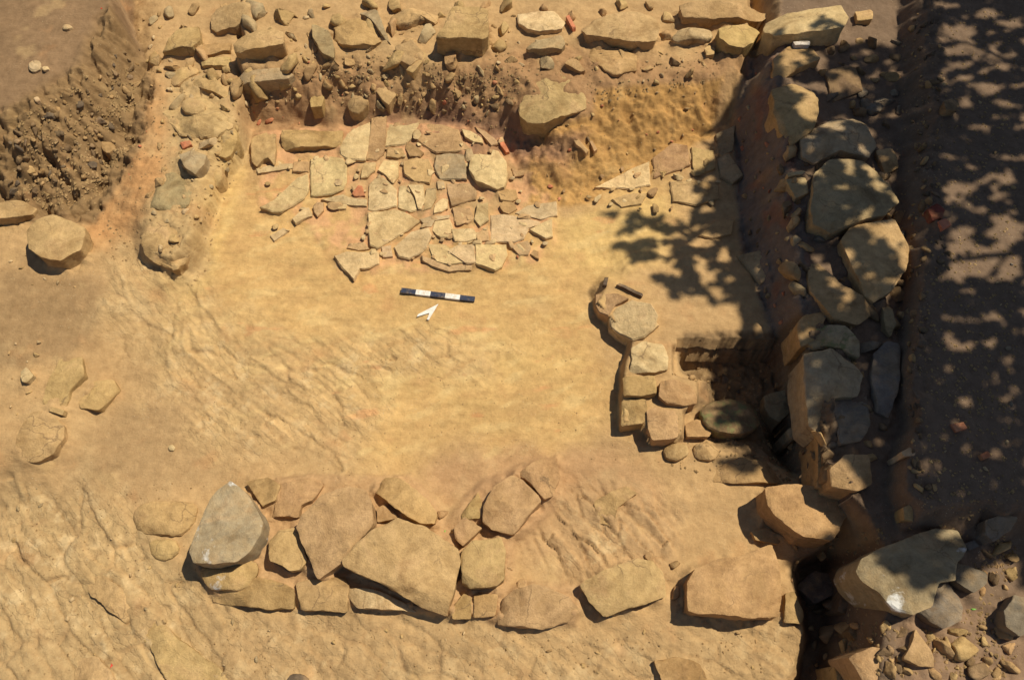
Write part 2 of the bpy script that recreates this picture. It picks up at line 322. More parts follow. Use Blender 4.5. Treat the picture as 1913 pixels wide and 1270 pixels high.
def stone_mat(name, mode=0):
    m, nt, b = new_mat(name)
    tcn = nt.nodes.new('ShaderNodeTexCoord'); oi = nt.nodes.new('ShaderNodeObjectInfo')
    ml = nt.nodes.new('ShaderNodeMath'); ml.operation = 'MULTIPLY'; ml.inputs[1].default_value = 37.0; nt.links.new(oi.outputs['Random'], ml.inputs[0])
    ad = nt.nodes.new('ShaderNodeVectorMath'); ad.operation = 'ADD'; nt.links.new(tcn.outputs['Object'], ad.inputs[0]); nt.links.new(ml.outputs[0], ad.inputs[1])
    v = ad.outputs[0]; c = oi.outputs['Color']
    big = nz(nt, v, 5, 6, .6, .6); mid = nz(nt, v, 22, 8, .7); fin = nz(nt, v, 110, 5, .7)
    c = mixc(nt, 1.0, c, ramp(nt, big, .3, .7, (.74, .70, .64), (1.20, 1.18, 1.14)), 'MULTIPLY')
    c = mixc(nt, ramp(nt, big, .55, .68), c, mixc(nt, .6, c, (.46, .29, .15)))
    c = mixc(nt, 1.0, c, ramp(nt, mid, .3, .7, (.74, .72, .70), (1.18, 1.18, 1.16)), 'MULTIPLY')
    c = mixc(nt, 1.0, c, ramp(nt, fin, .3, .7, (.90, .90, .90), (1.08, 1.08, 1.08)), 'MULTIPLY')
    # thin bedding lines
    w = nt.nodes.new('ShaderNodeTexWave'); w.inputs['Scale'].default_value = 9; w.inputs['Distortion'].default_value = 7; w.inputs['Detail'].default_value = 4; w.bands_direction = 'Z' if mode != 2 else 'Y'
    nt.links.new(v, w.inputs['Vector'])
    c = mixc(nt, 1.0, c, ramp(nt, w.outputs['Fac'], .0, .35, (.97, .96, .94), (1, 1, 1)), 'MULTIPLY')
    dst = nz(nt, v, 7, 7, .7, .4)
    c = mixc(nt, ramp(nt, dst, .46, .60, (0, 0, 0), (.42, .42, .42)), c, mixc(nt, .55, c, (.50, .32, .14)))
    stn = nz(nt, v, 3.1, 6, .65, 1.0)
    c = mixc(nt, 1.0, c, ramp(nt, stn, .34, .46, (.74, .70, .66), (1, 1, 1)), 'MULTIPLY')
    vc = nt.nodes.new('ShaderNodeTexVoronoi'); vc.feature = 'DISTANCE_TO_EDGE'; vc.inputs['Scale'].default_value = 4.2
    ds = nt.nodes.new('ShaderNodeVectorMath'); ds.operation = 'ADD'; nt.links.new(v, ds.inputs[0])
    nn_ = nt.nodes.new('ShaderNodeTexNoise'); nn_.inputs['Scale'].default_value = 9; nn_.inputs['Detail'].default_value = 6; nt.links.new(v, nn_.inputs['Vector'])
    sc2 = nt.nodes.new('ShaderNodeVectorMath'); sc2.operation = 'SCALE'; sc2.inputs['Scale'].default_value = .16; nt.links.new(nn_.outputs['Color'], sc2.inputs[0]); nt.links.new(sc2.outputs[0], ds.inputs[1])
    nt.links.new(ds.outputs[0], vc.inputs['Vector'])
    crk = mixc(nt, 1.0, ramp(nt, vc.outputs['Distance'], .004, .022, (1, 1, 1), (0, 0, 0)), ramp(nt, nz(nt, v, 3, 3), .50, .60), 'MULTIPLY')
    c = mixc(nt, mixc(nt, 1.0, crk, (.65, .65, .65), 'MULTIPLY'), c, (.17, .11, .06))
    if mode == 1:   # lime crust in patches
        lm = nz(nt, v, 4.5, 7, .65, .3)
        c = mixc(nt, ramp(nt, lm, .58, .66), c, (.72, .70, .66))
    if mode == 3:   # lichen
        lm = nz(nt, v, 12, 6, .7)
        c = mixc(nt, ramp(nt, lm, .50, .60), c, (.20, .19, .08))
    nt.links.new(c, b.inputs['Base Color'])
    bump(nt, b, [(big, .55, .02), (mid, .9, .010), (fin, 1.0, .004)])
    return m
def plain_mat(name, c, rough=.5, spec=.4, var=.12):
    m, nt, b = new_mat(name); b.inputs['Roughness'].default_value = rough; b.inputs['Specular IOR Level'].default_value = spec
    tc = nt.nodes.new('ShaderNodeTexCoord').outputs['Object']
    n = nz(nt, tc, 60, 6, .7)
    cc = mixc(nt, ramp(nt, n, .35, .7), tuple(x*(1-var) for x in c), tuple(min(1, x*(1+var)) for x in c))
    nt.links.new(cc, b.inputs['Base Color']); bump(nt, b, [(n, .2, .001)]); return m
MS = soil_mat(); MST = stone_mat('sandstone'); MLI = stone_mat('lime_crusted_stone', 1); MTI = stone_mat('flat_slab_stone', 2); MMO = stone_mat('mossy_stone', 3)

# ------------------------------------------------------------------ ground mesh
def build_ground():
    ny, nx = X.shape
    V = np.stack([X, Y, Z], -1).reshape(-1, 3).astype(np.float32)
    ii = (np.arange(ny-1)[:, None]*nx+np.arange(nx-1)[None, :]).reshape(-1)
    F = np.stack([ii, ii+1, ii+nx+1, ii+nx], 1).astype(np.int32)
    me = bpy.data.meshes.new('ground'); me.vertices.add(len(V)); me.vertices.foreach_set('co', V.ravel())
    me.loops.add(F.size); me.loops.foreach_set('vertex_index', F.ravel())
    me.polygons.add(len(F)); me.polygons.foreach_set('loop_start', np.arange(0, F.size, 4, dtype=np.int32)); me.polygons.foreach_set('loop_total', np.full(len(F), 4, np.int32))
    me.update(calc_edges=True); me.polygons.foreach_set('use_smooth', np.ones(len(F), bool))
    ca = me.color_attributes.new('soil', 'FLOAT_COLOR', 'POINT')
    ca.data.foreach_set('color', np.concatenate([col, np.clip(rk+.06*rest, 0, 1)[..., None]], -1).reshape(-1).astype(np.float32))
    me.materials.append(MS)
    tag(link(me, 'ground'), kind='structure')
BERMS = []
def berm():
    """soil banked against the feet of the stones"""
    global Z
    for poly, hgt, wdt in BERMS:
        lo = poly.min(0)-wdt*4; hi = poly.max(0)+wdt*4
        i0, i1 = np.searchsorted(AX, [lo[0], hi[0]]); j0, j1 = np.searchsorted(AY, [lo[1], hi[1]])
        xs = X[j0:j1, i0:i1]; ys = Y[j0:j1, i0:i1]
        if xs.size < 9: continue
        d = -inside_dist(xs, ys, poly); n = fbm(xs, ys, 9, 4, 120); k = np.clip(.45+1.5*n, 0, 1.4)
        Z[j0:j1, i0:i1] = np.maximum(Z[j0:j1, i0:i1], Z[j0:j1, i0:i1]+hgt*k*np.exp(-(np.maximum(d, 0)/wdt)**1.3)*(d > -.05))

# ------------------------------------------------------------------ stones
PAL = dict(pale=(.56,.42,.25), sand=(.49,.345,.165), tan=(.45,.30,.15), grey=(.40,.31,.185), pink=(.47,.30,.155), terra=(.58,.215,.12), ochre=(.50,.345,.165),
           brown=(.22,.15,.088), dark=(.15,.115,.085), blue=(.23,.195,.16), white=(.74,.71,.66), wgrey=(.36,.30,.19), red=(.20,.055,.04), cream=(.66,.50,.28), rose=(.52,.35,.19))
def resample(pts, n):
    pts = np.array(pts); q = np.vstack([pts, pts[:1]]); L = np.r_[0, np.cumsum(np.linalg.norm(np.diff(q, axis=0), axis=1))]
    # keep corners: distribute points per edge
    tot = L[-1]; out = []
    for i in range(len(pts)):
        k = max(1, int(round(n*(L[i+1]-L[i])/tot)))
        for t in range(k): out.append(q[i]+(q[i+1]-q[i])*t/k)
    return np.array(out)
def chaikin(p, a=.2):
    q = np.roll(p, -1, 0); return np.stack([p*(1-a)+q*a, p*a+q*(1-a)], 1).reshape(-1, 2)
ALL = []
def stone(name, cat, label, color, up, mode, poly, group=None, mat=None, tilt=None, sink=.06, n=None, world=False, jit=1.0):
    """one loose stone or slab; mode t = thin slab, b = angular block, r = rounded rock"""
    if mode == 't': up = .010+up*.42
    elif mode == 'b': up = .02+up*.52
    else: up = up*.72
    seed = len(ALL)*3.17+1.3; rr = random.Random(len(ALL)*77+5)
    if world: W = np.array(poly, float); zc = float(np.mean(tz(W[:, 0], W[:, 1])))+up
    else:
        cx, cy = np.mean(np.array(poly), 0); x0, y0, g0 = hit(cx, cy, up*.9); zc = g0 if up*.9 else g0
        for _ in range(3):
            W = PP(poly, zc); g = tz(W[:, 0], W[:, 1]); zc = .5*zc+.5*(float(np.median(g))*.6+float(tz(*W.mean(0)))*.4+up)
        W = PP(poly, zc)
    c = W.mean(0); size = float(np.sqrt(((W-c)**2).sum(1)).mean())
    # tilt with the ground
    A = np.c_[W-c, np.ones(len(W))]; gz = tz(W[:, 0], W[:, 1]); sol = np.linalg.lstsq(A, gz, rcond=None)[0]
    lim = .35 if mode == 't' else .18
    sx, sy = np.clip(sol[0], -lim, lim), np.clip(sol[1], -lim, lim)
    if tilt: sx, sy = tilt
    elif mode != 't': sx += rr.uniform(-.06, .06); sy += rr.uniform(-.10, .0)
    else: sx += rr.uniform(-.03, .03); sy += rr.uniform(-.04, .02)
    if mode == 'r': W = chaikin(W, .2)
    elif mode == 'b': W = chaikin(W, .06)
    if n is None: n = int(min(110, max(16, size*2*math.pi/.013)))
    O = resample(W-c, n); N = len(O)
    if mode == 't': bv = min(.008, size*.08); amp = .007
    elif mode == 'b': bv = min(.009, size*.05); amp = .009
    else: bv = min(.030, size*.16); amp = .014
    amp = min(amp, size*.07)*jit
    depth = up+sink+(.03 if mode != 't' else 0)
    rad = np.linalg.norm(O, axis=1)+1e-6
    fr = [.12, .25, .38, .5, .61, .71, .8, .88, .95] if size > .06 else [.4, .75]
    if size > .06: rings = [(f, 'top') for f in fr]
    else: rings = [(f, 'top') for f in fr]
    planes = []
    if mode != 't':
        for k in range(rr.randint(5, 7) if mode == 'b' else 5):
            a = rr.uniform(0, 2*math.pi); s = rr.uniform(.04, .24) if mode == 'b' else rr.uniform(.1, .38); off = size*rr.uniform(-.05, .7)
            planes.append((math.cos(a), math.sin(a), s, off))
    if mode == 'b':
        for k in range(rr.randint(4, 7)):
            i_ = rr.randrange(N); q_ = O[i_]; dd = math.hypot(*q_)+1e-6; a = math.atan2(q_[1], q_[0])+rr.uniform(-.5, .5)
            planes.append((math.cos(a), math.sin(a), rr.uniform(.25, .8), (q_[0]*math.cos(a)+q_[1]*math.sin(a))*rr.uniform(.84, .97)))
    gb = tz(O[:, 0]*1.02+c[0], O[:, 1]*1.02+c[1])
    bm = bmesh.new(); layers = []
    def topz(x, y, f):
        z = sx*x+sy*y
        zz = z
        for (ca_, sa, s, off) in planes:
            d = ca_*x+sa*y-off
            if d > 0: zz = min(zz, z-s*d)
        if mode == 'r': zz -= bv*.9*f**4
        return max(zz, z-up*.75-.01)
    def disp(p, a, nr=None):
        q = Vector((p.x*9+seed, p.y*9-seed, p.z*9+seed*.5)); d = mn.noise_vector(q)*a+mn.noise_vector(q*2.7)*a*.5+mn.noise_vector(q*7)*a*.22
        return p+d
    ctr = bm.verts.new(disp(Vector((0, 0, topz(0, 0, 0))), amp*.6))
    for f, _ in rings:
        layers.append([bm.verts.new(disp(Vector((O[i, 0]*f, O[i, 1]*f, topz(O[i, 0]*f, O[i, 1]*f, f))), amp*.6)) for i in range(N)])
    inset = np.maximum(.9, 1-bv/rad) if mode != 'r' else np.maximum(.8, 1-bv*.35/rad)
    ez = [topz(O[i, 0], O[i, 1], 1) for i in range(N)]
    layers.append([bm.verts.new(disp(Vector((O[i, 0]*(.94+.06*inset[i]) if mode != 't' else O[i, 0]*inset[i]*.5+O[i, 0]*.5*inset[i], (O[i, 1]*(.94+.06*inset[i]) if mode != 't' else O[i, 1]*inset[i]), ez[i]-(bv*.15 if mode == 't' else bv*.25))), amp)) for i in range(N)])
    fl = 1.0 if mode == 't' else .985
    for k, (s, dz) in enumerate([(1.0, bv if mode != 'r' else bv*1.2), (1.0*fl, None), (fl+.01, None), (fl+.015, 'end')]):
        L = []
        for i in range(N):
            base = ez[i]; zb = min(base-bv-.02, max(float(gb[i])-zc-.05, -depth-.10))
            if dz == 'end': z = zb-.02
            elif dz is None: z = base-bv+(zb-(base-bv))*(.33*k)
            else: z = base-dz
            L.append(bm.verts.new(disp(Vector((O[i, 0]*s, O[i, 1]*s, z)), amp)))
        layers.append(L)
    bot = bm.verts.new((0, 0, min(v.co.z for v in layers[-1])-.02))
    for i in range(N):
        j = (i+1) % N
        bm.faces.new((ctr, layers[0][i], layers[0][j]))
        for a, b in zip(layers[:-1], layers[1:]): bm.faces.new((a[i], b[i], b[j], a[j]))
        bm.faces.new((layers[-1][j], layers[-1][i], bot))
    bmesh.ops.recalc_face_normals(bm, faces=bm.faces)
    for f in bm.faces: f.smooth = True
    sa = math.radians(24 if mode != 't' else 32)
    for e in bm.edges:
        if len(e.link_faces) == 2 and e.calc_face_angle(0) > sa: e.smooth = False
    me = bpy.data.meshes.new(name); bm.to_mesh(me); bm.free()
    me.materials.append(mat or (MTI if mode == 't' else MST))
    o = link(me, name); o.location = (c[0], c[1], zc)
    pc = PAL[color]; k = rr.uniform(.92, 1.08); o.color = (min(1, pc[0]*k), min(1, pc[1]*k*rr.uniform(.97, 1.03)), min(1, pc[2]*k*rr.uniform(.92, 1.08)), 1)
    tag(o, label, cat, group); ALL.append(o)
    vis = float(np.median(zc+np.array(ez)-gb))
    if group != 'stones edging the mud platform': BERMS.append((O+c, max(.004, min(.022 if mode == 't' else .014 if name == 'edging_stone' else .045, vis*.55)), .014 if mode == 't' else .030))
    return o

def lump(name, cat, label, color, px, py, r, group, squash=.7, flat=.6, up=.3, mat=None, rise_=0.0):
    """a small irregular piece lying on the ground, turned to the slope it lies on"""
    rr = random.Random(int(px*13+py*7)+len(ALL)); x, y, z = hit(px, py); e = .03
    nrm = Vector((float(tz(x-e, y)-tz(x+e, y)), float(tz(x, y-e)-tz(x, y+e)), 2*e)).normalized()
    bm = bmesh.new(); bmesh.ops.create_icosphere(bm, subdivisions=3 if r > .045 else 2 if r > .014 else 1, radius=1)
    sc_ = Vector((r*rr.uniform(.8, 1.3), r*squash*rr.uniform(.8, 1.2), r*flat*rr.uniform(.8, 1.2))); off = Vector((rr.random()*50, rr.random()*50, rr.random()*50))
    cuts = [(Vector((rr.gauss(0, 1), rr.gauss(0, 1), rr.gauss(0, .8))).normalized(), rr.uniform(.35, .75)) for _ in range(11)]
    M = nrm.to_track_quat('Z', 'Y').to_matrix() @ Matrix.Rotation(rr.uniform(0, 6.28), 3, 'Z')
    for v in bm.verts:
        p = v.co.copy()
        for n_, d_ in cuts:
            t = p.dot(n_)
            if t > d_: p -= n_*(t-d_)
        p += mn.noise_vector(p*1.6+off)*.10
        v.co = M @ Vector((p.x*sc_.x, p.y*sc_.y, p.z*sc_.z))
    for f in bm.faces: f.smooth = True
    for ed in bm.edges:
        if len(ed.link_faces) == 2 and ed.calc_face_angle(0) > .5: ed.smooth = False
    me = bpy.data.meshes.new(name); bm.to_mesh(me); bm.free(); me.materials.append(mat or MST)
    o = link(me, name); o.location = Vector((x, y, z+rise_))+nrm*sc_.z*up
    pc = PAL[color]; k = rr.uniform(.85, 1.12); o.color = (min(1, pc[0]*k), min(1, pc[1]*k), min(1, pc[2]*k), 1)
    tag(o, label, cat, group); ALL.append(o); return o
# ------------------------------------------------------------------ paving of broken slabs
PAV = 'broken slabs of the paved patch'
def slab(label, color, up, poly, name='paving_slab', **k): return stone(name, 'stone slab', label, color, up, 't', poly, PAV, **k)
stone('curved_tile','tile','upright pale curved tile at the left end of the paving, arched at its foot','sand',.085,'b',[(468,248),(512,237),(514,280),(511,303),(500,294),(490,296),(479,307),(468,298)],PAV)
stone('stone_block','stone block','long yellowish block with a dark front edge lying under the bank, left of the paving','sand',.085,'b',[(524,240),(540,238),(600,241),(640,237),(637,262),(627,268),(600,272),(560,277),(530,277),(524,268)],PAV)
slab('tall pale slab with a slanting left edge, right of the long block','cream',.05,[(691,225),(693,239),(689,270),(682,299),(650,299),(636,291),(634,275),(647,250),(668,235)])
slab('narrow brownish slab standing beside the tall pale slab','tan',.065,[(694,221),(723,215),(723,250),(716,286),(703,298),(684,297),(690,260)])
slab('buff slab under the small red sherd at the top of the paving','pale',.035,[(723,232),(760,235),(783,229),(773,250),(757,269),(719,273)])
slab('largest smooth orange-buff slab at the top of the paving','pink',.030,[(781,235),(799,228),(830,231),(856,242),(863,262),(882,283),(851,286),(815,287),(789,270),(775,258)])
slab('cracked orange slab piece between buff slabs near the top of the paving','pink',.028,[(760,264),(775,272),(791,285),(785,293),(765,292),(757,277)])
slab('dull grey square slab left of the pale raised slab','grey',.030,[(814,289),(840,285),(867,289),(871,318),(873,336),(821,336),(811,312)])
stone('raised_slab','stone slab','pale eight-sided slab standing proud with a dark shadow on its left','cream',.115,'b',[(883,289),(918,289),(921,277),(932,280),(945,300),(949,320),(944,345),(930,350),(890,338),(876,312)],PAV)
slab('lower of two slanting narrow slabs at the top right of the paving','cream',.045,[(862,240),(880,245),(901,258),(903,268),(885,266),(868,255)])
slab('upper of two slanting narrow slabs at the top right of the paving','rose',.05,[(887,237),(905,244),(925,258),(933,268),(918,272),(908,260)])
slab('narrow orange tile piece right of the slanting slabs','terra',.045,[(932,258),(942,265),(952,282),(945,284),(935,272)],name='tile_piece')
slab('greyish boat-shaped slab at the lower left corner of the paving','pale',.055,[(486,388),(511,375),(540,344),(556,329),(575,321),(576,355),(568,370),(545,386),(525,397),(511,398)])
slab('square yellowish slab with straight sides in the left half of the paving','cream',.040,[(579,296),(612,290),(641,293),(648,310),(647,335),(641,353),(620,365),(580,367)])
slab('small buff slab left of the square yellowish slab','rose',.035,[(548,302),(577,300),(576,320),(547,321)])
slab('thin shelf-like slab below the upright curved tile','pale',.03,[(477,316),(512,306),(546,304),(547,314),(512,320),(481,325)])
slab('small pale slab at the foot of the boat-shaped slab','cream',.05,[(545,409),(560,395),(576,386),(582,396),(583,404),(568,409),(552,418)])
slab('small pale lump next to the small pale slab below the boat-shaped slab','rose',.05,[(584,384),(592,376),(604,378),(604,393),(593,405),(586,396)])
slab('half-moon pale stone under the red triangle of tile','cream',.035,[(616,377),(635,374),(648,382),(646,390),(632,390)])
slab('bright orange triangle of tile in the left half of the paving','terra',.05,[(657,362),(668,345),(676,347),(682,366),(662,367)],name='tile_piece')
slab('flat buff slab ending at the orange triangle of tile','pale',.028,[(598,373),(640,362),(655,368),(685,372),(685,386),(652,384)])
slab('small pale slab under the foot of the tall pale slab','cream',.04,[(676,318),(681,303),(702,303),(700,318),(686,330),(674,332)])
slab('tall cream slab above the large pale triangle','cream',.034,[(689,344),(700,332),(715,329),(734,345),(742,354),(741,386),(720,392),(700,397),(687,394)])
slab('yellowish slab with a round foot at the top centre of the paving','cream',.042,[(705,318),(715,298),(744,299),(744,328),(735,344),(720,328)])
slab('grey-buff slab in the middle, left of the dull grey square one','rose',.034,[(752,300),(775,293),(801,295),(809,315),(803,343),(775,341),(755,326)])
slab('narrow slab between the tall cream slab and the pale tongue','cream',.030,[(745,347),(758,346),(773,370),(781,393),(765,397),(743,388)])
slab('pale tongue-shaped slab pointing down, in the middle of the paving','cream',.055,[(761,344),(790,344),(795,372),(787,391),(780,390),(774,365)])
slab('small buff slab right of the pale tongue','pale',.045,[(797,351),(815,351),(815,370),(806,388),(790,395),(792,378)])
slab('wide buff slab below the raised eight-sided one','rose',.045,[(833,341),(878,341),(891,356),(889,372),(860,381),(842,385),(837,365)])
slab('finger-sized buff slab below the dull grey square one','pale',.03,[(816,338),(830,338),(832,352),(818,354)])
slab('bow-shaped small slab left of the wide buff slab','cream',.040,[(812,382),(828,369),(838,371),(836,388),(825,396),(810,400)])
slab('large pale triangular slab, the biggest triangle in the paving','cream',.062,[(687,396),(735,390),(756,395),(784,412),(761,432),(730,449),(704,465),(690,458),(686,425)])
slab('pale arrowhead slab with a red fleck at the lower left tip of the paving','cream',.060,[(623,478),(647,469),(706,470),(708,492),(691,500),(672,502),(660,522),(639,500)])
slab('half-buried slab above the arrowhead slab','rose',.02,[(647,463),(655,455),(680,452),(691,465),(670,468)])
slab('small slab under the tip of the large pale triangle','pale',.03,[(712,461),(730,459),(733,478),(715,480)])
slab('many-sided pale slab right of the large triangle tip','cream',.050,[(734,462),(751,447),(768,432),(801,426),(806,440),(798,462),(788,472),(765,483),(744,478)])
slab('pale slab wedged between many-sided slab and centre bottom','cream',.042,[(807,430),(812,412),(840,409),(846,425),(838,443),(823,443),(813,437)])
slab('flat rectangular buff slab over the bottom triangle','cream',.040,[(843,428),(884,426),(890,436),(889,446),(870,451),(849,451)])
slab('rounded pale slab at the bottom centre of the paving','cream',.036,[(798,455),(833,455),(859,478),(867,490),(840,495),(815,489),(805,475)])
slab('pale triangle pointing left at the bottom centre of the paving','cream',.052,[(835,468),(855,457),(887,456),(889,490),(870,492)])
slab('curved low kerb slab along the bottom edge of the paving','rose',.022,[(787,477),(804,490),(835,499),(871,497),(886,495),(881,504),(840,507),(804,497),(787,486)])
slab('square slab with crisp dark left edge at the bottom right of the paving','cream',.055,[(888,457),(946,456),(948,475),(939,497),(925,504),(905,498),(888,493)])
slab('largest rectangular slab at the right end of the paving','cream',.036,[(916,401),(939,399),(958,402),(1011,412),(1009,420),(988,426),(980,446),(960,453),(915,453)])
slab('long slab at the upper right corner of the paving','pale',.030,[(961,400),(984,384),(1041,375),(1041,402),(1010,410)])
slab('small raised triangular slab with a dark edge at the right end','cream',.060,[(988,428),(1010,416),(1031,408),(1032,443),(1020,447)])
slab('grey-buff slab right of the crisp square slab','rose',.034,[(956,462),(965,453),(986,449),(992,460),(987,476),(970,478)])
slab('tiny orange slab at the lower right corner of the paving','pink',.045,[(990,475),(997,466),(1006,470),(1007,484),(1000,481)])
slab('small slab with pink patch above the largest rectangular slab','pink',.045,[(932,385),(940,376),(960,378),(966,390),(950,400),(940,396)])
slab('upright buff slab left of the largest rectangular slab','pale',.044,[(891,381),(912,378),(913,410),(896,423),(886,410)])
slab('dull slab below the wide buff slab','tan',.032,[(845,388),(878,388),(887,408),(875,418),(849,414)])
slab('small pinkish slab right of the raised eight-sided slab foot','pink',.04,[(929,358),(945,353),(964,353),(968,370),(955,376),(935,374)])
slab('little buff stone below the right bank end of the paving','rose',.04,[(955,312),(965,317),(982,320),(979,328),(961,330)])
slab('flat slab under the pale wedge slab in the centre','pale',.026,[(783,410),(805,403),(841,402),(839,408),(812,410),(806,424),(795,424)])
slab('narrow triangular slab above the flat rectangular one','rose',.03,[(889,438),(912,419),(914,450),(893,452)])
slab('small stone in the gap under the cream slab near the paving top','tan',.035,[(724,276),(752,276),(756,290),(744,296),(721,292)])
slab('low slab left of the bottom left paving, sunk in soil','pale',.018,[(504,440),(530,425),(541,430),(512,450)])
# right-hand end of the paving, running into the tree shade
R2='slabs right of the paving under the bank'
def slabr(label,color,up,poly,**k): return stone('floor_slab','stone slab',label,color,up,'t',poly,R2,**k)
slabr('long sunlit slab below the cut bank, with a dark upright crack','cream',.03,[(1110,350),(1180,315),(1212,302),(1215,345),(1180,352)])
slabr('slanting pinkish slab at the foot of the bank, in half shade','pink',.045,[(1219,294),(1255,268),(1285,272),(1290,308),(1245,325),(1221,330)])
slabr('buff slab right of the slanting pinkish one, dappled','sand',.04,[(1292,276),(1333,280),(1338,314),(1300,328),(1293,312)])
slabr('dappled low slab below the two slabs by the bank','sand',.03,[(1250,338),(1298,335),(1343,345),(1346,370),(1300,384),(1258,378)])
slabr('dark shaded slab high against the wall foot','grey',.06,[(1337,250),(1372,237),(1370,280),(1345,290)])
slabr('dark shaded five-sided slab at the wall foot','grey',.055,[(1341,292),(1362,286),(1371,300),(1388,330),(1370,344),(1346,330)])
slabr('small buff slab at the edge of the yellow clay','sand',.03,[(1143,372),(1170,362),(1210,360),(1200,380),(1160,388)])
slabr('grey slab in full shade below the five-sided one','grey',.03,[(1380,470),(1420,465),(1445,520),(1420,530)])
slabr('flat slab edge at the dapple border near the wall','tan',.03,[(1305,440),(1335,410),(1375,405),(1365,440),(1330,448)])

# ------------------------------------------------------------------ mud platform
K='stones edging the mud platform'
def pl(label,color,up,poly,mode='b',name='edging_stone',**k): return stone(name,'stone',label,color,up,mode,poly,K,sink=.12,**k)
pl('pink tile lying behind the big oval stone on the platform corner','pink',.035,[(1113,545),(1155,550),(1172,562),(1150,572),(1137,590),(1120,580),(1112,565)],'t')
pl('big pale oval slab on the western corner of the platform','cream',.055,[(1139,590),(1150,572),(1180,562),(1213,573),(1228,595),(1224,615),(1205,630),(1184,633),(1157,618),(1141,604)],'t')
pl('pale slab under the oval slab, a leaf shadow across it','cream',.045,[(1180,645),(1200,634),(1240,640),(1250,670),(1248,690),(1225,695),(1177,692),(1180,670)])
pl('long grey-buff block in the middle of the western edge row','sand',.055,[(1166,699),(1225,700),(1227,736),(1200,741),(1166,737)])
pl('broad brown brick-like block right of the edge row','pink',.060,[(1232,714),(1255,708),(1290,716),(1303,727),(1303,749),(1280,756),(1247,753),(1230,740)])
pl('buff block directly below the long grey-buff one','sand',.050,[(1162,745),(1208,746),(1211,760),(1204,789),(1161,793)])
pl('smooth pink square brick near the south end of the row','pink',.085,[(1208,768),(1225,759),(1267,766),(1267,814),(1253,819),(1221,821),(1211,800)])
pl('small flat stone right of the pink square brick','pink',.10,[(1281,792),(1300,782),(1330,787),(1334,800),(1325,814),(1283,816)])
pl('mossy rounded boulder in the hollow, dappled','brown',.20,[(1306,768),(1325,747),(1360,737),(1408,742),(1428,765),(1422,790),(1398,810),(1350,813),(1316,795)],'r',mat=MMO)
pl('dark wedge-shaped slab at the edge of the pit','grey',.22,[(1428,737),(1470,728),(1507,728),(1490,755),(1460,787),(1441,775),(1430,755)])
pl('small rounded stone at the south foot of the platform','sand',.08,[(1240,836),(1260,824),(1285,827),(1290,845),(1270,858),(1246,856)],'r')
pl('low rounded stone right of the south foot, half shaded','tan',.06,[(1295,828),(1330,822),(1350,840),(1335,860),(1300,856)],'r')
pl('flat stone in shade between platform and the southern block','tan',.05,[(1340,868),(1385,852),(1440,862),(1488,887),(1478,903),(1400,902),(1333,897)])
pl('thin dark tile on edge near the platform corner','dark',.045,[(1152,531),(1158,528),(1202,549),(1199,554)],'t',name='tile_on_edge')
pl('tiny dark peg-like sherd left of the tile on edge','dark',.05,[(1126,532),(1130,516),(1137,517),(1133,535)],'t')
pl('tiny buff stone on the oval slab rim','cream',.07,[(1213,605),(1222,597),(1231,607),(1222,614)],'t')
pl('dark stone deep in the pit below the wedge slab','grey',.12,[(1470,800),(1498,792),(1505,812),(1478,822)],'r')

# ------------------------------------------------------------------ southern row of blocks
S='blocks of the southern wall row'
def fr(label,color,up,poly,mode='b',name='wall_block',**k):
    if 'tilt' not in k and up > .1: k['tilt'] = (random.uniform(-.1, .1), random.uniform(-.16, .02))
    return stone(name,'stone block',label,color,up*1.3,mode,poly,S,**k)
fr('flat buff foundation slab below the grey boulder','tan',.05,[(385,1108),(428,1098),(480,1077),(532,1089),(549,1100),(547,1135),(501,1138),(389,1124)])
fr('flat brown foundation slab between the grey boulder and the yellow slab','tan',.05,[(550,1087),(600,1079),(641,1076),(651,1095),(647,1142),(560,1138)])
fr('rounded stone the grey boulder rests on','ochre',.10,[(366,1060),(399,1054),(441,1044),(472,1044),(478,1062),(466,1090),(441,1103),(386,1099),(370,1082)],'r',mat=MLI)
fr('big smooth grey boulder with white lime patches','wgrey',.27,[(408,906),(425,894),(444,906),(470,935),(489,975),(486,998),(468,1029),(444,1048),(401,1055),(361,1052),(353,1031),(370,975),(387,930)],'b',name='boulder',mat=MLI,tilt=(0,-.12))
fr('low oval stone left of the grey boulder','sand',.06,[(243,952),(261,935),(352,933),(364,947),(357,984),(331,999),(269,998),(247,980)],'r')
fr('small stone tucked under the low oval stone','sand',.04,[(274,1005),(323,1005),(336,1028),(315,1045),(281,1041)],'r')
fr('pinkish stone touching the grey boulder on its upper right','tan',.06,[(457,896),(500,889),(523,905),(516,936),(492,947),(471,918)])
fr('mauve-brown slab behind the angular slab','pink',.07,[(511,949),(519,901),(571,891),(602,901),(583,935),(562,945),(557,965),(504,964)])
fr('pale rounded stone between the grey boulder and the angular slab','sand',.12,[(499,1009),(519,987),(548,983),(561,1009),(575,1046),(561,1062),(540,1065),(506,1046)])
fr('angular brown slab pointing downwards, with a sloping left side','tan',.24,[(560,961),(599,923),(651,905),(682,914),(694,939),(699,978),(661,1019),(640,1045),(589,1081),(573,1042),(550,985)],tilt=(.02,.02))
fr('yellow slab peeping out below the largest block','cream',.06,[(650,1095),(690,1098),(752,1122),(778,1141),(721,1138),(664,1134),(651,1118)])
fr('largest block of the row, pinkish trapezoid with a dark lower side','rose',.27,[(637,1045),(665,1014),(698,988),(742,967),(791,983),(853,1019),(860,1045),(843,1112),(833,1148),(781,1128),(698,1081),(641,1058)],tilt=(-.03,.06))
fr('rough yellow-brown stone above the largest block','ochre',.13,[(696,916),(713,888),(744,887),(791,925),(817,958),(811,976),(786,979),(758,964),(724,935)])
fr('small stone wedged between angular slab and rough yellow stone','tan',.06,[(702,948),(715,941),(736,955),(745,968),(705,975)])
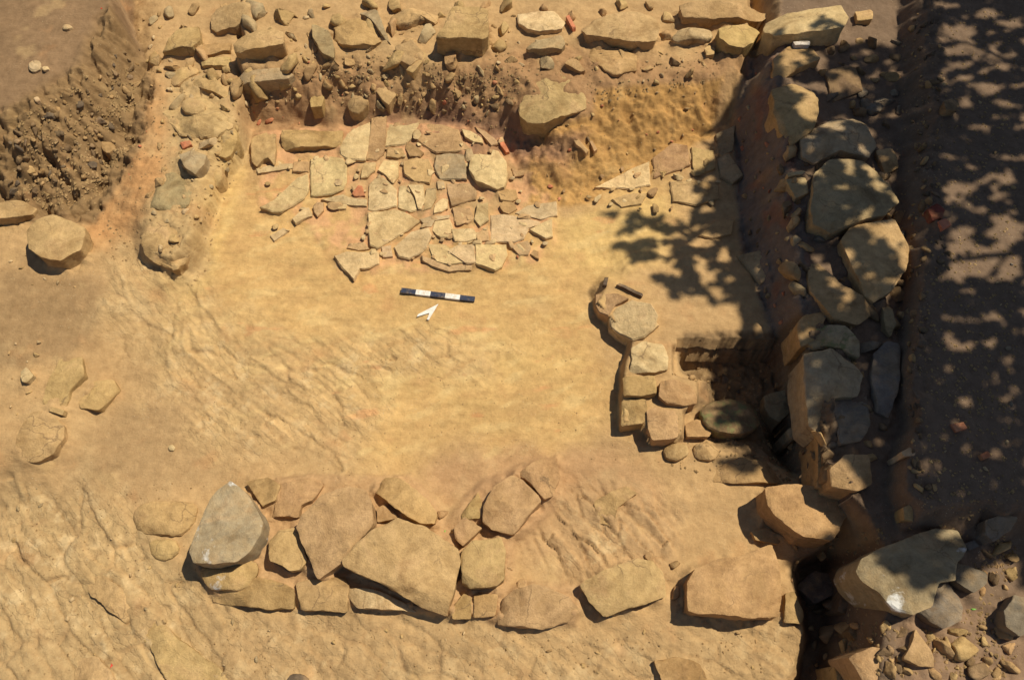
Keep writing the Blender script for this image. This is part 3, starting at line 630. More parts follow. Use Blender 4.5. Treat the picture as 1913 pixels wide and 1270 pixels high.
fr('yellowish cube-like block right of the largest block','ochre',.17,[(863,1024),(884,1006),(936,1001),(945,1029),(942,1081),(926,1094),(879,1098),(861,1086)])
fr('flat orange-buff stone above the cube-like block','pink',.08,[(849,986),(868,965),(901,984),(886,1000),(865,1020),(850,1005)])
fr('thin greyish slab behind the flat orange-buff stone','sand',.05,[(862,960),(893,916),(901,940),(897,969),(865,971)])
fr('layered pinkish slab, lower half of the broken pair','pink',.13,[(901,945),(924,905),(960,882),(979,893),(1014,934),(986,964),(960,998),(919,987),(901,971)],tilt=(0,0))
fr('upper half of the broken pair of pinkish slabs','pink',.11,[(965,881),(989,865),(1020,850),(1041,852),(1047,890),(1031,926),(1017,933),(996,907)],tilt=(0,0))
fr('small stone at the lower right foot of the largest block','tan',.05,[(841,1140),(868,1107),(881,1116),(880,1154),(846,1155)])
fr('flat stone below the cube-like block','tan',.05,[(885,1109),(931,1109),(925,1150),(885,1154)])
fr('low slab with a split left end, second from the cube-like block','tan',.08,[(929,1164),(935,1119),(961,1099),(1000,1089),(1062,1109),(1087,1140),(1067,1159),(1015,1173),(959,1170)])
fr('rounded buff block with a dark lower left edge, middle of the row','sand',.14,[(1083,1092),(1118,1069),(1149,1055),(1191,1041),(1222,1045),(1242,1069),(1249,1111),(1201,1129),(1129,1150),(1105,1126)])
fr('clean-cut rectangular block with a yellow lower face','pink',.21,[(1285,1088),(1299,1061),(1349,1040),(1390,1036),(1447,1013),(1458,1059),(1467,1111),(1461,1152),(1401,1154),(1297,1145),(1285,1140)],tilt=(0,-.12))
fr('tall block at the mouth of the pit, its left side stepped and dark','pink',.36,[(1434,907),(1471,901),(1578,914),(1584,962),(1554,1010),(1500,1002),(1450,963),(1435,940)],tilt=(0,-.05))
fr('small stone under the tall block at the pit mouth','tan',.05,[(1404,992),(1430,986),(1466,1000),(1456,1016),(1411,1008)])
fr('small block to the right of the clean-cut rectangular block','tan',.07,[(1467,1109),(1485,1104),(1506,1150),(1501,1166),(1465,1161)])
stone('dark_blob','stone','dark rounded blob cut by the lower edge of the picture','dark',.05,'r',[(528,1270),(542,1258),(562,1257),(578,1270),(570,1290),(540,1290)])  # rounded lump added for an unidentified dark blob at the bottom edge
BR='flat outcrops of bedrock in the lower left'
for lab,p in [('pointed bedrock slab running to the lower edge',[(246,1166),(285,1152),(330,1187),(400,1240),(440,1290),(320,1290),(280,1215)]),
 ('long bedrock slab with a dark lower left seam',[(152,1080),(190,1070),(240,1112),(243,1150),(232,1166),(200,1135),(166,1110)]),
 ('pale bedrock slab on the lower edge of the picture',[(135,1232),(175,1223),(205,1246),(216,1290),(130,1290)])]:
    stone('bedrock_slab','bedrock slab',lab,'sand',.022,'b',p,BR,jit=1.6)
stone('bedrock_slab','bedrock slab','bedrock edge with a short dark crack at the bottom right of centre','tan',.05,'b',[(1222,1236),(1262,1222),(1310,1240),(1330,1290),(1245,1290)],BR,jit=1.6)
stone('bedrock_slab','bedrock slab','triangular bedrock flake above the rounded buff block','tan',.03,'b',[(1110,930),(1170,905),(1190,920),(1155,950),(1150,985),(1120,975)],BR,jit=1.6)

# ------------------------------------------------------------------ west side
Wg='stones on the west side'
def ws(label,color,up,poly,mode='b',name='loose_stone',cat='stone',**k): return stone(name,cat,label,color,up,mode,poly,Wg,**k)
ws('large pale yellow boulder with a black shadow under it, foot of the earth mound','sand',.26,[(46,430),(60,408),(100,397),(153,420),(157,435),(145,463),(110,483),(75,480),(53,463)],'b',name='boulder',cat='boulder')
ws('stone at the left edge just above the pale yellow boulder','sand',.10,[(-20,375),(40,371),(64,385),(58,398),(30,407),(-20,410)])
ws('long rectangular slab, lowest on the left side','sand',.06,[(38,857),(30,832),(55,772),(75,766),(114,790),(112,815),(95,845),(60,860)])
ws('pale slab above the long rectangular slab on the left','sand',.045,[(76,752),(110,667),(154,666),(154,700),(126,730),(117,758)])
ws('flat rounded slab right of the two left-hand slabs','sand',.045,[(147,750),(156,712),(208,706),(219,725),(185,764),(151,762)])
ws('small mauve-white cube stone near the left edge','pale',.07,[(36,692),(46,684),(62,700),(50,714),(40,712)])
ws('narrow strip stone between the left-hand slabs','sand',.04,[(88,758),(118,763),(115,774),(91,768)])
ws('small round white pebble alone on the brown earth','pale',.03,[(313,832),(321,829),(327,835),(324,842),(315,841)],'r')
W2='stones of the old mortared wall'
def mw(label,color,up,poly,mode='r',**k): return stone('wall_stone','stone',label,color,up,mode,poly,W2,**k)
mw('largest grey boulder of the old wall','sand',.06,[(299,197),(345,162),(390,172),(428,207),(430,235),(397,258),(340,250),(312,225)],jit=1.6)
mw('small grey lump on top of the largest old wall boulder','sand',.11,[(336,182),(350,171),(378,186),(383,200),(360,211),(337,204)])
mw('grey-buff stone above the largest old wall boulder','sand',.06,[(310,150),(319,124),(364,120),(369,132),(345,145),(328,158)])
mw('slanting flat stone at the right shoulder of the old wall','sand',.05,[(346,148),(400,142),(424,170),(418,178),(380,165)],'b')
mw('small dark grey pyramid-shaped stone on the old wall','grey',.12,[(334,288),(358,276),(383,284),(381,305),(365,324),(346,314)],'b')
mw('broad weathered grey stone in the middle of the old wall','grey',.05,[(282,345),(310,302),(340,322),(359,347),(354,380),(300,394),(272,380)],jit=1.8)
mw('rounded grey stone at the southern end of the old wall','sand',.06,[(263,450),(286,412),(340,412),(357,435),(345,468),(318,496),(291,484),(266,470)],jit=1.6)
mw('yellowish rubble lump hanging off the right side of the old wall','ochre',.02,[(395,262),(425,240),(440,232),(442,262),(420,290),(402,286)])
mw('small yellowish rubble lump below on the right flank of the old wall','ochre',.02,[(392,310),(412,300),(414,330),(398,345),(388,336)])
mw('thin salmon sherd lying at the foot of the largest old wall boulder','terra',.03,[(335,265),(355,263),(358,270),(340,276)],'t')

# ------------------------------------------------------------------ north wall
Ng='stones of the north wall'
def nw(label,color,up,poly,mode='b',name='wall_stone',**k): return stone(name,'stone',label,color,up,mode,poly,Ng,**k)
nw('tilted block near the mound, dark front face','sand',.16,[(306,82),(330,52),(371,46),(372,74),(358,88),(330,90),(300,92)])
nw('block at the top edge, left of the big grey-fronted block','sand',.13,[(391,45),(392,26),(400,10),(470,8),(466,36),(440,48),(400,52)])
nw('big squared block with a broad grey front face','sand',.22,[(433,76),(450,62),(500,52),(529,60),(530,82),(490,90),(445,92),(434,88)])
nw('long flat grey block right below the big squared block','grey',.10,[(436,136),(470,129),(525,127),(549,138),(538,146),(450,152),(438,148)])
nw('small buff block left of the big squared block, upper of two','pink',.07,[(376,80),(430,76),(429,94),(400,99),(376,101)])
nw('small buff block left of the big squared block, lower of two','sand',.07,[(373,109),(428,103),(430,118),(400,122),(376,120)])
nw('grey slab leaning on edge, dark left face','grey',.14,[(581,42),(592,38),(612,50),(624,85),(621,103),(602,95),(583,70)])
nw('brown earth-covered block right of the leaning grey slab','tan',.10,[(622,42),(670,32),(692,40),(712,72),(690,84),(640,80),(622,70)],jit=1.6)
nw('dark slanting slab between the earth-covered block and yellow rubble','grey',.11,[(666,12),(700,12),(713,40),(728,74),(716,66),(692,34)])
nw('pile-like rough yellow stone at the top edge','ochre',.12,[(722,16),(760,10),(822,12),(815,34),(790,30),(760,40),(726,36)],'r',jit=2)
nw('tall upright boulder with a flat pale top and dark front','sand',.34,[(828,50),(845,8),(912,8),(912,62),(900,70),(832,70),(812,66)],tilt=(0,.0))
nw('smooth pale slab between the tall boulder and the terracotta strip','cream',.07,[(966,22),(1035,16),(1057,38),(1050,50),(1010,60),(985,53),(968,43)])
nw('wedge stone with a dark underside below the smooth pale slab','grey',.12,[(984,84),(1010,71),(1050,62),(1056,78),(1050,88),(1010,92),(990,90)])
nw('largest smooth slab of the north wall, shadow along its lower edge','sand',.20,[(1086,48),(1108,26),(1165,18),(1225,22),(1235,46),(1226,72),(1200,79),(1150,72),(1096,58)])
nw('reddish block beneath the largest smooth slab','pink',.05,[(1090,84),(1120,80),(1190,100),(1192,130),(1150,140),(1100,110)],jit=1.5)
nw('flat triangular stone pointing down in the dark earth bank','tan',.06,[(1055,120),(1068,106),(1080,112),(1094,128),(1085,132)])
nw('long yellow slab at the top edge over the dark gap','ochre',.18,[(1270,4),(1450,4),(1422,24),(1330,34),(1276,30)])
nw('elongated light stone left of the brown wedge block','pale',.14,[(1254,60),(1270,49),(1330,46),(1336,60),(1320,67),(1290,69),(1261,70)],'r')
nw('brown wedge-shaped block at the corner of north and east walls','sand',.18,[(1341,56),(1398,36),(1424,50),(1409,76),(1390,88),(1360,86),(1342,76)])
nw('small cube stone under the elongated light stone','sand',.06,[(1316,92),(1325,83),(1336,88),(1335,101),(1320,103)])
nw('big layered buff rock bulging from the middle of the bank','sand',.10,[(967,192),(985,155),(1020,143),(1068,143),(1093,175),(1096,198),(1060,212),(1020,225),(987,218),(972,205)],'b',jit=1.6,name='bank_boulder')
nw('squared stone tip with a black hollow below, left in the bank','sand',.10,[(578,186),(588,168),(606,182),(600,198),(580,198)],sink=.02)
nw('rounded stone tip with a dark underside, right of the squared tip','tan',.11,[(645,190),(663,167),(684,176),(690,193),(670,206),(651,202)],'r',sink=.02)
nw('small mauve stone in the bank under the tall boulder','tan',.06,[(738,86),(770,76),(795,98),(765,118),(745,110)])
nw('slanted buff flake in the rubble right of the mauve stone','sand',.06,[(757,128),(790,96),(798,104),(772,132)])
nw('flat brown flake above the black hole of the bank','tan',.05,[(700,165),(720,156),(740,172),(725,192),(712,184)])
nw('thin terracotta strip standing beside the smooth pale slab','terra',.10,[(1057,30),(1063,27),(1076,50),(1070,54)],'t',name='terracotta_strip')
nw('tilted tile end sticking out of the cut bank above a black gap','pink',.07,[(1070,262),(1078,260),(1100,277),(1095,282),(1076,270)],'t',name='tile_end')
nw('second tile end in the cut bank, right of the first','pink',.06,[(1100,266),(1106,265),(1116,276),(1110,280)],'t',name='tile_end')

# ------------------------------------------------------------------ east wall
Eg='stones of the east wall'
def ew(label,color,up,poly,mode='b',name='wall_stone',**k): return stone(name,'stone',label,color,up,mode,poly,Eg,sink=.12,**k)
ew('sunlit yellow block, topmost of the east wall','cream',.26,[(1435,40),(1443,6),(1572,6),(1584,36),(1575,54),(1549,60),(1498,60),(1449,60)])
ew('bright white pebble in front of the topmost sunlit block','white',.14,[(1483,76),(1514,75),(1513,83),(1486,84)])
ew('rounded stone just below the white pebble','tan',.12,[(1447,103),(1480,81),(1522,87),(1533,112),(1502,125),(1468,139),(1448,134)])
ew('tall rounded stone with a leafy shadow, second below the white pebble','sand',.16,[(1447,153),(1490,143),(1528,157),(1530,208),(1521,240),(1482,265),(1463,243),(1447,200)])
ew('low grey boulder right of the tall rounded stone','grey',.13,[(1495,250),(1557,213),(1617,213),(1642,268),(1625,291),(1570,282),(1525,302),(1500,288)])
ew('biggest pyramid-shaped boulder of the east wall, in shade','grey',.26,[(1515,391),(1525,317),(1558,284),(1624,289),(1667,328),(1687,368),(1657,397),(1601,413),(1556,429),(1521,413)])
ew('boulder with a sunlit right face below the biggest pyramid-shaped one','sand',.24,[(1575,443),(1597,414),(1671,409),(1700,468),(1694,502),(1667,543),(1640,557),(1622,545),(1597,502)])
ew('sunlit slanting slab left of the boulder with a sunlit face','tan',.13,[(1514,485),(1536,483),(1575,530),(1603,546),(1649,564),(1635,584),(1603,604),(1558,595),(1536,567),(1515,538)])
ew('small flat shaded stone on the wall edge left of the biggest boulder','grey',.08,[(1470,330),(1505,325),(1510,362),(1486,370)])
ew('tiny pale stone on the wall edge above the small flat one','pale',.08,[(1472,320),(1504,319),(1505,326),(1474,328)])
ew('round mossy cap stone below the sunlit slanting slab','grey',.13,[(1505,620),(1538,603),(1582,609),(1605,640),(1607,668),(1571,652),(1519,640)],mat=MMO)
ew('tall facing stone with a lit crest, left face of the wall','grey',.10,[(1506,657),(1555,650),(1603,686),(1615,700),(1605,740),(1560,743),(1540,804),(1518,787),(1505,698)])
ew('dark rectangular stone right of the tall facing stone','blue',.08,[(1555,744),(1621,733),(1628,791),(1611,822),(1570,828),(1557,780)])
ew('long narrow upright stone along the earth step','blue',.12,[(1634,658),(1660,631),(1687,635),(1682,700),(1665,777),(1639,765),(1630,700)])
ew('shaded stone near the southern end of the east wall','tan',.08,[(1553,870),(1578,849),(1624,849),(1628,905),(1602,917),(1558,905)])
ew('reddish facing slab at the wall edge under the slanting slab','tan',.05,[(1489,602),(1530,561),(1546,590),(1520,640),(1495,647)])
ew('thin blade-like stone right of the slanting slab','grey',.10,[(1648,559),(1660,552),(1674,602),(1668,624),(1656,610)])
ew('narrow vertical facing stone above the pit','tan',.04,[(1524,793),(1546,785),(1554,862),(1548,907),(1533,904)])
ew('small stone between the grey boulder and the earth step','tan',.08,[(1638,278),(1669,272),(1682,312),(1655,325)])
ew('flat buff stone at the top edge, right of the topmost sunlit block','sand',.08,[(1598,20),(1634,14),(1632,35),(1602,38)])
ew('shaded flat stone right of the rounded stones','brown',.05,[(1541,128),(1602,116),(1614,167),(1558,184)])
Gg='stones at the southern end of the east wall'
def gs(label,color,up,poly,mode='b',name='corner_stone',**k): return stone(name,'stone',label,color,up,mode,poly,Gg,sink=.12,**k)
gs('large grey-white crusted boulder at the corner, the biggest on the right','wgrey',.24,[(1611, 1060), (1621, 1039), (1652, 1019), (1759, 981), (1805, 986), (1814, 1022), (1793, 1051), (1780, 1084), (1754, 1091), (1736, 1134), (1703, 1150), (1675, 1140), (1647, 1108), (1621, 1084)],mode='b',mat=MLI)
gs('smooth grey stone below the large crusted boulder','blue',.14,[(1722,1110),(1742,1088),(1775,1092),(1799,1130),(1798,1158),(1760,1173),(1737,1160),(1717,1143)])
gs('grey stone right of the large crusted boulder','blue',.12,[(1772,1065),(1790,1050),(1848,1066),(1846,1090),(1820,1108),(1782,1085)])
gs('bluish stone near the right edge','blue',.12,[(1842,970),(1880,959),(1899,967),(1889,990),(1862,1010),(1844,995)])
gs('half stone cut by the right edge of the picture','blue',.18,[(1877,1140),(1900,1108),(1935,1120),(1935,1180),(1905,1188),(1882,1170)])
gs('pointed triangular stone in the lower right earth','tan',.09,[(1690,1230),(1711,1172),(1740,1215),(1754,1247),(1720,1244)],'b')
gs('flat pinkish slab on the lower edge at the right','pink',.10,[(1591,1226),(1630,1207),(1660,1211),(1690,1238),(1665,1275),(1615,1272)],'b')
gs('small rounded stone left above the flat pinkish slab','brown',.08,[(1587,1178),(1601,1158),(1620,1167),(1615,1193),(1597,1197)])
gs('narrow upright stone at the brink of the trench','brown',.05,[(1567,1140),(1577,1098),(1590,1090),(1595,1105),(1582,1148)],'b')
gs('small buff stone under the earth step, above the crusted boulder','tan',.08,[(1687,947),(1700,941),(1711,973),(1692,969)],'b')
gs('small bluish pebble between crusted boulder and right edge','blue',.06,[(1803,1014),(1820,1008),(1830,1020),(1812,1028)])
gs('dark stone down in the trench','dark',.12,[(1490,1092),(1525,1065),(1560,1070),(1560,1112),(1520,1128)])
gs('sunlit flake at the mouth of the trench on the lower edge','sand',.30,[(1562,1242),(1590,1262),(1600,1285),(1566,1285)],'b')
gs('dull red lump of burnt brick on the brink of the plateau','red',.06,[(1734,388),(1750,378),(1766,390),(1762,408),(1742,410)],name='burnt_brick')
gs('orange brick fragment just below the red lump','terra',.05,[(1752,412),(1770,408),(1778,420),(1762,428)],'b',name='brick_fragment')
gs('rounded stone stuck in the plateau brink high on the right','brown',.12,[(1762,190),(1780,180),(1796,192),(1786,206),(1766,206)])
gs('reddish-white sherd on the shaded plateau','terra',.03,[(1778,792),(1800,788),(1808,800),(1788,806)],'t')
gs('grey sherd at the plateau brink','pale',.06,[(1686,842),(1700,835),(1714,842),(1706,852),(1690,852)],'t')
gs('orange-white stone further down the shaded plateau','terra',.03,[(1832,848),(1846,842),(1852,852),(1838,858)],'b')

# white stones on the mound
Mg='pale stones on top of the earth mound'
for lab,p,c_ in [('round white stone on the mound, left of its yellow neighbour',[(50,118),(60,108),(74,112),(76,126),(60,132),(52,128)],'pale'),
 ('small yellow stone beside the round white one on the mound',[(76,124),(86,121),(92,128),(80,132)],'cream'),
 ('flat greyish stone near the top of the mound',[(115,46),(126,42),(134,48),(126,54),(116,53)],'pale'),
 ('little pale stone at the mound edge above the rough slope',[(62,183),(70,178),(74,186),(66,190)],'pale'),
 ('buff stone sticking from the lower tip of the mound face',[(186,262),(205,255),(213,272),(198,285),(188,278)],'tan'),
 ('yellow stone chip in the dark mound face near the left edge',[(44,312),(58,308),(64,316),(50,322)],'ochre')]:
    stone('pale_stone','stone',lab,c_,.045,'r',p,Mg)

# ------------------------------------------------------------------ small finds: sherds, pebbles, rubble
def scatter(name, cat, label, grp, color, pts, r, up, mode, squash=.7, sink=.03, mat=None, rise_=0.0):
    for i, q in enumerate(pts):
        c_ = color if isinstance(color, str) else color[i % len(color)]
        rad = r*(.6+.9*random.random()**2)*(q[2] if len(q) > 2 else 1)
        lump(name, cat, label, c_, q[0], q[1], rad, grp, squash, .28 if mode == 't' else .65, .45 if mode == 't' else .15, mat, rise_)
def near(poly, n, minpx=9, seed=1):
    rr = random.Random(seed); xs = [p[0] for p in poly]; ys = [p[1] for p in poly]; out = []
    tries = 0
    while len(out) < n and tries < 9000:
        tries += 1
        x = rr.uniform(min(xs), max(xs)); y = rr.uniform(min(ys), max(ys)); ins = False
        for i in range(len(poly)):
            (ax, ay), (bx, by) = poly[i], poly[(i+1) % len(poly)]
            if (ay > y) != (by > y) and x < (bx-ax)*(y-ay)/(by-ay)+ax: ins = not ins
        if ins and all((x-a)**2+(y-b)**2 > minpx**2 for a, b in out): out.append((x, y))
    return out
scatter('slab_fragment','stone fragment','small broken slab fragment filling the joints of the paving','fragments in the paving joints',('cream','rose','pale','cream','rose'),near([(650,240),(860,235),(950,270),(960,340),(1040,385),(1030,450),(990,485),(860,500),(720,480),(640,470),(680,400),(600,390),(580,300),(640,290)],125,12,31),.040,.02,'t',rise_=.016)
scatter('slab_fragment','stone fragment','small broken slab fragment right of the paving below the cut bank','fragments below the cut bank',('cream','pink','sand'),near([(1050,355),(1220,300),(1340,250),(1345,380),(1250,400),(1060,380)],34,15,32),.038,.02,'t',rise_=.016)
scatter('slab_fragment','stone fragment','small broken slab fragment left of the paving','fragments left of the paving',('cream','sand'),near([(470,310),(570,300),(575,430),(500,450),(480,360)],12,20,33),.028,.02,'t',rise_=.016)
scatter('bank_stone','stone','half-buried rough stone packed into the top of the north bank','stones packed into the north bank',('sand','tan','pink','grey','sand'),near([(280,10),(1250,10),(1260,60),(1240,100),(1000,125),(600,125),(540,170),(450,190),(360,140),(290,120)],75,33,34),.085,.05,'b')
scatter('bank_stone','stone','weathered block fragment in the fall of earth under the north wall','block fragments under the north wall',('tan','grey','brown','tan'),near([(560,120),(960,130),(970,215),(720,205),(580,165)],26,26,35)+near([(1110,105),(1340,105),(1340,140),(1120,150)],8,30,36),.055,.05,'b')
scatter('terracotta_sherd','sherd','small salmon-red sherd at the foot of the bank, left of the paving','sherds left of the paving','terra',[(484,232,1.5),(505,228,1.6),(520,205),(560,232),(476,212),(672,215,.8),(530,222,.8)],.020,.02,'t',rise_=.008)
scatter('terracotta_sherd','sherd','small red sherd lying among the paving slabs','sherds among the paving','terra',[(872,292,1.1),(754,234),(884,366,1.2),(700,300,.6),(768,280,1.0),(690,486,.9),(676,495,.8),(948,372,1),(952,322,.9),(967,482),(958,465),(905,452,.7),(760,398,.7),(820,300,.6),(845,462,.6)],.014,.045,'t',rise_=.008)
scatter('terracotta_sherd','sherd','bright red sherd between the paving and the cut bank','sherds between paving and cut bank','terra',[(1028,350,1.2),(1045,373,1.4),(1038,378),(1085,365,.7),(1255,266,1.1),(1240,285,.8)],.016,.03,'t',rise_=.008)
scatter('terracotta_sherd','sherd','orange sherd on the reddish slope beside the old wall','sherds beside the old wall',('terra','pink'),[(275,248,1.2),(288,228),(262,275,.9),(286,292),(345,268),(310,310,.7),(250,300,.6)],.018,.02,'t',rise_=.008)
scatter('terracotta_sherd','sherd','small orange sherd in the dark earth bank','sherds in the earth bank',('terra','pink'),[(577,118),(585,145),(668,92),(788,185,.9),(832,195,1.1),(700,210,.8),(925,158,1.2),(965,135),(945,180,1),(900,225,1.2),(875,228,.8),(625,190),(640,180),(470,200),(550,105,.8),(1160,155,.8)],.017,.025,'t',rise_=.008)
scatter('red_tag','marker tag','tiny bright red tag at the upper rim of the mound','red tags','red',[(190,17,1.2)],.016,.02,'t')
scatter('red_tag','marker tag','tiny bright red tag on the reddish slope right of the mound','red tags','red',[(241,326,1)],.015,.02,'t',.4)
scatter('red_tag','marker tag','tiny bright red tag on the bedrock near the lower edge','red tags','red',[(208,1243,.9)],.013,.02,'t')
scatter('rubble_stone','rubble stone','small buff stone in the rubble of the earth bank','rubble in the earth bank',('tan','sand','grey','brown'),near([(560,100),(720,95),(800,140),(940,180),(940,225),(860,215),(700,205),(600,160),(555,140)],110,9,3),.024,.035,'b')
scatter('rubble_stone','rubble stone','small stone on the north wall top between the large blocks','rubble on the north wall',('tan','sand','pale'),near([(480,20),(580,20),(600,100),(560,120),(535,60)],12,16,5)+near([(915,20),(965,20),(990,110),(960,170),(920,120)],14,14,6)+near([(1195,95),(1340,110),(1340,150),(1100,165),(1110,130)],14,18,7)+near([(720,40),(820,45),(810,70),(735,75)],7,14,61),.030,.035,'b')
scatter('rubble_stone','rubble stone','small stone beside the blocks of the northwest corner','rubble at the northwest corner',('sand','pale','tan'),near([(250,20),(300,20),(300,130),(285,170),(275,120)],10,16,8)+near([(370,135),(430,135),(440,200),(560,165),(560,185),(445,215),(420,160)],20,14,9),.030,.03,'b')
scatter('rubble_stone','rubble stone','yellowish rubble piece on the right flank of the old wall','rubble on the old wall flank',('ochre','sand','grey'),near([(415,240),(445,215),(440,300),(410,345),(385,420),(360,440),(365,360),(392,320)],26,11,10),.024,.03,'b')
scatter('mound_clod','clod','rough earth clod sticking from the dark mound face','clods in the mound face',('brown','tan','brown','dark'),near([(200,110),(262,90),(265,150),(235,225),(205,285),(170,340),(60,360),(20,370),(16,250),(70,225),(140,170)],95,11,11),.034,.045,'b',mat=MST)
scatter('earth_clod','clod','earth clod along the dark brink of the right plateau','clods along the plateau brink',('brown','dark','tan'),near([(1700,20),(1755,20),(1760,300),(1745,430),(1790,480),(1725,560),(1720,850),(1700,930),(1690,560),(1705,300)],90,11,12),.030,.04,'b')
scatter('earth_clod','clod','sunlit crumbly clod beside the lower right stones','clods in the lower right earth',('tan','sand','brown'),near([(1640,1165),(1720,1180),(1800,1180),(1870,1150),(1900,1266),(1600,1266)],44,14,13)+near([(1700,880),(1750,850),(1760,900),(1720,940)],10,10,14),.026,.035,'b')
scatter('pebble','pebble','pale pebble on the shaded right plateau','pebbles on the plateau',('pale','tan','blue'),near([(1760,30),(1900,30),(1900,940),(1760,930)],34,38,15),.016,.018,'r')
scatter('pebble','pebble','pale pebble on the bedrock in the lower left','pebbles on the lower left bedrock',('pale','sand','grey'),near([(20,900),(250,940),(380,1110),(640,1160),(620,1260),(30,1260)],40,30,16),.016,.014,'r')
scatter('pebble','pebble','small pebble on the lower right earth in front of the blocks','pebbles before the southern row',('sand','tan','pale'),near([(660,1170),(1480,1180),(1460,1260),(700,1260)],34,28,17),.017,.014,'r')
scatter('pebble','pebble','small pebble in the hollow south of the platform','pebbles in the hollow',('tan','brown'),near([(1290,830),(1480,900),(1500,830),(1440,800),(1300,815)],14,16,18)+near([(1270,700),(1400,735),(1440,700),(1440,690),(1275,685)],8,14,19),.020,.022,'r')
scatter('pebble','pebble','buff pebble on the earth at the left edge','pebbles at the left edge',('sand','pale','tan'),near([(16,640),(80,640),(70,740),(20,850)],14,16,20)+near([(16,480),(150,470),(140,540),(30,530)],12,20,23),.018,.02,'r')
scatter('facing_stone','stone','rough facing stone along the inner edge of the east wall','facing stones of the east wall',('tan','brown','grey','brown'),near([(1448,120),(1470,120),(1475,300),(1500,420),(1512,600),(1530,760),(1560,900),(1525,900),(1500,740),(1485,600),(1470,420),(1455,300)],22,26,73),.085,.05,'b')
scatter('wedge_stone','stone','small wedge stone between the blocks of the southern row','wedge stones of the southern row',('tan','pink','sand','rose'),near([(400,1070),(500,930),(700,900),(840,960),(900,950),(960,1000),(950,1090),(1080,1100),(1080,1160),(840,1150),(640,1120)],34,30,74)+near([(1060,1000),(1290,1060),(1290,1150),(1090,1160)],8,28,75)+near([(1480,1000),(1560,1020),(1480,1080),(1470,1160)],6,22,76),.038,.05,'b')
scatter('wall_rubble','rubble stone','weathered stone set in the old mortared wall','small stones of the old mortared wall',('sand','grey','pale','tan'),near([(310,110),(420,120),(435,210),(390,290),(360,350),(350,430),(320,480),(280,460),(275,380),(300,260)],34,24,77),.050,.03,'b')
scatter('wall_rubble','rubble stone','small stone bedded in the yellow cut face of the bank','stones in the cut face',('tan','sand','terra','brown'),near([(1120,180),(1340,165),(1330,230),(1220,285),(1110,330),(1010,330),(1000,250)],26,20,78),.022,.03,'b')
scatter('wall_rubble','rubble stone','angular rubble piled south of the large crusted boulder','rubble in the southeast corner',('tan','brown','pink','sand'),near([(1600,1160),(1700,1170),(1760,1180),(1880,1180),(1890,1262),(1580,1262)],26,30,79)+near([(1820,1020),(1895,1020),(1890,1100),(1810,1110)],8,24,80)+near([(1520,1120),(1590,1130),(1590,1260),(1500,1262)],12,26,81),.060,.05,'b')
scatter('wall_rubble','rubble stone','small stone stuck in the steep earth face under the east wall','stones in the earth face under the east wall',('brown','tan','grey','terra'),near([(1395,130),(1450,150),(1470,300),(1490,480),(1500,620),(1450,620),(1405,480),(1385,300),(1375,180)],46,13,71),.026,.03,'b')
scatter('wall_rubble','rubble stone','earthy stone lump in the dark hollow and pit beside the east wall','lumps in the pit',('brown','dark','tan'),near([(1275,690),(1440,680),(1500,740),(1525,880),(1440,850),(1420,740),(1310,730)],30,15,72),.034,.03,'b')
scatter('wall_rubble','rubble stone','shaded filling stone between the large stones of the east wall','filling stones of the east wall',('brown','blue','tan'),near([(1465,270),(1500,240),(1640,200),(1690,300),(1690,600),(1640,860),(1560,860),(1500,560),(1480,380)],76,21,21)+near([(1530,90),(1680,60),(1680,210),(1540,200)],22,26,22),.066,.05,'b')
scatter('green_leaf','leaf','small fresh green leaf fallen beside the smooth grey stone','fallen green leaves','sand',[(1817,1138,1.3)],.016,.01,'t',.4)
scatter('green_leaf','leaf','tiny fresh green leaf fallen on the largest block rim','fallen green leaves','sand',[(834,998,.8)],.010,.16,'t',.6, rise_=.10)
scatter('green_leaf','leaf','tiny fresh green leaf fallen in the bedrock cracks','fallen green leaves','sand',[(1142,958,.8)],.011,.02,'t',.6)
LEAFM = plain_mat('fresh_leaf', (.16, .42, .05), .5)
REDM = plain_mat('red_plastic', (.60, .03, .02), .4)
for o in ALL:
    if o.name.startswith('green_leaf'): o.data.materials[0] = LEAFM
    if o.name.startswith('red_tag'): o.data.materials[0] = REDM

